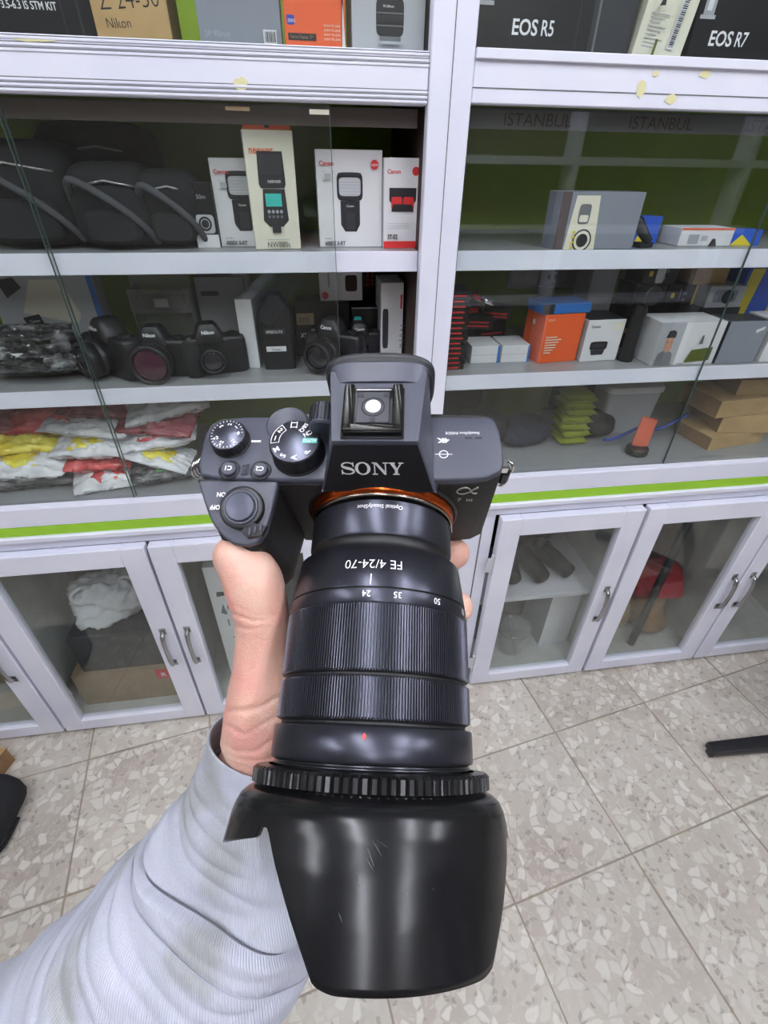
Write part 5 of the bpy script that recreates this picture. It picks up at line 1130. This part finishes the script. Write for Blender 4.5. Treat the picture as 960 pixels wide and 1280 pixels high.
# four fingers curling up round the far side of the barrel
capsule(hb, [(-22, -58, 40, 11), (-2, -58, 20, 10.5), (16, -54, 10, 9.6), (28, -47, 4, 9), (36.5, -42.5, 0, 8.6)])
capsule(hb, [(-6, -60, 48, 11), (14, -58, 38, 10.2), (26, -50, 33, 9.6), (33, -38, 31, 9), (36.2, -27, 33, 7.6)])
capsule(hb, [(4, -60, 60, 11), (18, -59, 56, 10), (28, -51, 54, 9.4), (31.5, -40, 53, 8.6), (33, -34, 53, 7.2)])
capsule(hb, [(6, -60, 74, 10), (18, -58, 73, 9), (27, -51, 72, 8.2), (31, -42, 71, 7.4), (32, -35, 71, 6.6)])
raw = hb.build('tmp_hand', None, scale=K)
rm = raw.modifiers.new('r', 'REMESH'); rm.mode = 'VOXEL'; rm.voxel_size = .0011
sm = raw.modifiers.new('s', 'SMOOTH'); sm.factor = .6; sm.iterations = 9
me = bpy.data.meshes.new_from_object(raw.evaluated_get(bpy.context.evaluated_depsgraph_get())); bpy.data.objects.remove(raw)
me.name = 'person'
# skin folds: at the thumb joint, the base of the thumb and the wrist
nrm = [v.normal.copy() for v in me.vertices]
def crease(p, o, d, depth, width, wav=1., lim=None):
    if lim and (p-Vector(lim[:3])).length > lim[3]: return 0
    q = (p-Vector(o)).dot(Vector(d).normalized())+wav*noise.noise(p*.09)*2
    f = 1 if not lim else max(0, min(1, (lim[3]-(p-Vector(lim[:3])).length)/6))
    return -depth*f*math.exp(-(q/width)**2)
for v, nn_ in zip(me.vertices, nrm):
    p = v.co/K; s_ = 0
    s_ += crease(p, (-50, 0, 45.5), (0, -.35, 1), .75, .7, 1, (-57, 4, 45, 17)); s_ += crease(p, (-50, 0, 49.5), (.1, -.35, 1), .5, .8, 1.4, (-57, 2, 49, 16)); s_ += crease(p, (-50, 0, 43), (-.2, -.3, 1), .35, .6, 1.2, (-52, 8, 43, 14))
    s_ += crease(p, (-40, -12, 76), (.35, -.35, 1), .9, .9, 1.5, (-42, -8, 78, 26)); s_ += crease(p, (-42, -14, 84), (.4, -.35, 1), .6, 1.0, 2, (-44, -12, 86, 26)); s_ += crease(p, (-42, -20, 92), (.3, -.35, 1), .55, .9, 2, (-44, -18, 92, 24)); s_ += crease(p, (-42, -20, 98), (.2, -.35, 1), .45, .8, 2, (-44, -20, 98, 24)); s_ += crease(p, (-42, -20, 103), (.1, -.35, 1), .4, .8, 2, (-44, -22, 103, 24))
    s_ += .3*noise.noise(p*.12)+.12*noise.noise(p*.4)
    v.co += nn_*s_*K
for p_ in me.polygons: p_.use_smooth = True
me.materials.clear(); me.materials.append(skin)
person = bpy.data.objects.new('person', me); col.objects.link(person); person.matrix_world = LW
tag(person, 'left hand and forearm in a light grey knit sleeve, cradling the lens', 'person')
# sleeve
slm = mat('sleeve_knit', srgb(190, 192, 206), .85); N, L, bb = nt(slm)
tc = node(slm, 'ShaderNodeTexCoord'); wv = node(slm, 'ShaderNodeTexWave', Scale=.314/1.25*1.0, Distortion=.6, Detail=1.0); wv.inputs['Detail Scale'].default_value = .5; wv.bands_direction = 'X'; L.new(tc.outputs['UV'], wv.inputs['Vector'])
wn_ = node(slm, 'ShaderNodeTexNoise', Scale=900.0, Detail=2.0); L.new(tc.outputs['Object'], wn_.inputs['Vector'])
am = node(slm, 'ShaderNodeMath', operation='ADD'); L.new(wv.outputs['Fac'], am.inputs[0]); L.new(wn_.outputs['Fac'], am.inputs[1])
bp = node(slm, 'ShaderNodeBump', Strength=.5, Distance=.0005); L.new(am.outputs[0], bp.inputs['Height']); L.new(bp.outputs['Normal'], bb.inputs['Normal'])
ns = node(slm, 'ShaderNodeTexNoise', Scale=22.0, Detail=5.0); L.new(tc.outputs['Object'], ns.inputs['Vector'])
rs_ = ramp(slm, [(.42, srgb(196, 198, 214)), (.56, srgb(188, 191, 205)), (.68, srgb(164, 166, 168))]); L.new(ns.outputs['Fac'], rs_.inputs['Fac'])
mxx = node(slm, 'ShaderNodeMix', data_type='RGBA', blend_type='MULTIPLY'); mxx.inputs[0].default_value = .3; L.new(rs_.outputs[0], mxx.inputs[6])
wr_ = ramp(slm, [(.2, (.62, .62, .64)), (.6, (1, 1, 1))]); L.new(wv.outputs['Fac'], wr_.inputs['Fac']); L.new(wr_.outputs[0], mxx.inputs[7]); L.new(mxx.outputs[2], bb.inputs['Base Color'])
ctr = [(-46, -46, 92, 34), (-49, -56, 110, 36), (-57, -69, 131, 40), (-68, -83, 154, 47), (-83, -98, 177, 52), (-105, -115, 202, 57), (-134, -135, 232, 62), (-172, -159, 268, 68), (-218, -187, 308, 74)]
CP = smooth_pts([c[:3] for c in ctr], 40); CR = [v.x for v in smooth_pts([(c[3], 0, 0) for c in ctr], 40)]; seams = {0: [], 1: []}
b = MB(); n = 120; vs = []; fs = []; m_ = len(CP)
u0 = None
for i, p in enumerate(CP):
    t = (CP[min(i+1, m_-1)]-CP[max(i-1, 0)]).normalized()
    u = Vector((1, 0, 0))-t*t.x; u.normalize(); w = t.cross(u)
    s_ = i/40.0
    for k in range(n):
        a = 2*PI*k/n
        r = CR[i]
        q = Vector((math.cos(a)*1.1, math.sin(a)*1.1, s_*.9))
        r += (1.6+1.2*s_)*noise.noise(q*1.2+Vector((5, 2, 1)))*min(1, s_+.25)
        fold = noise.noise(Vector((math.cos(a)*.8, math.sin(a)*.8, s_*2.6+3)))
        r += 3.2*abs(fold)*min(1, s_*.8)
        # seam: a raised, slightly slanted band
        sp = 2.48+.75*(1-math.sin(a))
        if s_ > sp: r += 3.2*min(1, (s_-sp)/.06)*max(0, 1-(s_-sp)/3.5)
        r -= 2.6*math.exp(-((s_-sp+.03)/.05)**2); d_ = s_-(sp+.42); r -= 1.3*math.exp(-(d_/.06)**2)
        if abs(d_) < .3: r += .25*math.sin(a*60)
        if i == 0: r -= .8
        for q_, off in ((0, -.02), (1, .42)):
            if abs(s_-(sp+off)) <= .0126: seams[q_].append((k, p+(u*math.cos(a)+w*math.sin(a))*(r+(.35 if q_ else .1))))
        vs.append(p+(u*math.cos(a)+w*math.sin(a))*r)
for i in range(m_-1):
    for k in range(n): fs.append((i*n+k, i*n+(k+1) % n, (i+1)*n+(k+1) % n, (i+1)*n+k))
b.add(vs, fs, slm, None, True)
sl = b.build('sleeve', person, scale=K)
uv = sl.data.uv_layers.new(name='thread')
for p_ in sl.data.polygons:
    i0 = min(p_.vertices); wrapk = any(v % n == n-1 for v in p_.vertices) and any(v % n == 0 for v in p_.vertices)
    for li in p_.loop_indices:
        v = sl.data.loops[li].vertex_index; i, k = divmod(v, n); k = n if (wrapk and k == 0) else k
        uv.data[li].uv = (k/n*330+i*1.1*.35, i*1.1)
for q_, c_, r_s in ((0, srgb(92, 92, 100), .42), (1, srgb(168, 170, 184), .3)):
    pts = {}
    for k, p in seams[q_]: pts.setdefault(k, p)
    pp = [pts[k] for k in sorted(pts)]
    for _ in range(8): pp = [(pp[i-1]+pp[i]*2+pp[(i+1) % len(pp)])/4 for i in range(len(pp))]
    cc = sum(pp, Vector())/len(pp); pp = [p+(p-cc).normalized()*(1.15 if q_ == 0 else .3) for p in pp]
    MB().tube(pp, r_s, mat('seam_thread', c_, .9), 6, closed=True).build('seam', sl, scale=K)
so_ = sl.modifiers.new('s', 'SOLIDIFY'); so_.thickness = .0016; so_.offset = -1

wd_ = bpy.data.worlds.new('w'); scn.world = wd_; wd_.use_nodes = True; wd_.node_tree.nodes['Background'].inputs[0].default_value = (.9, .93, 1, 1); wd_.node_tree.nodes['Background'].inputs[1].default_value = .3
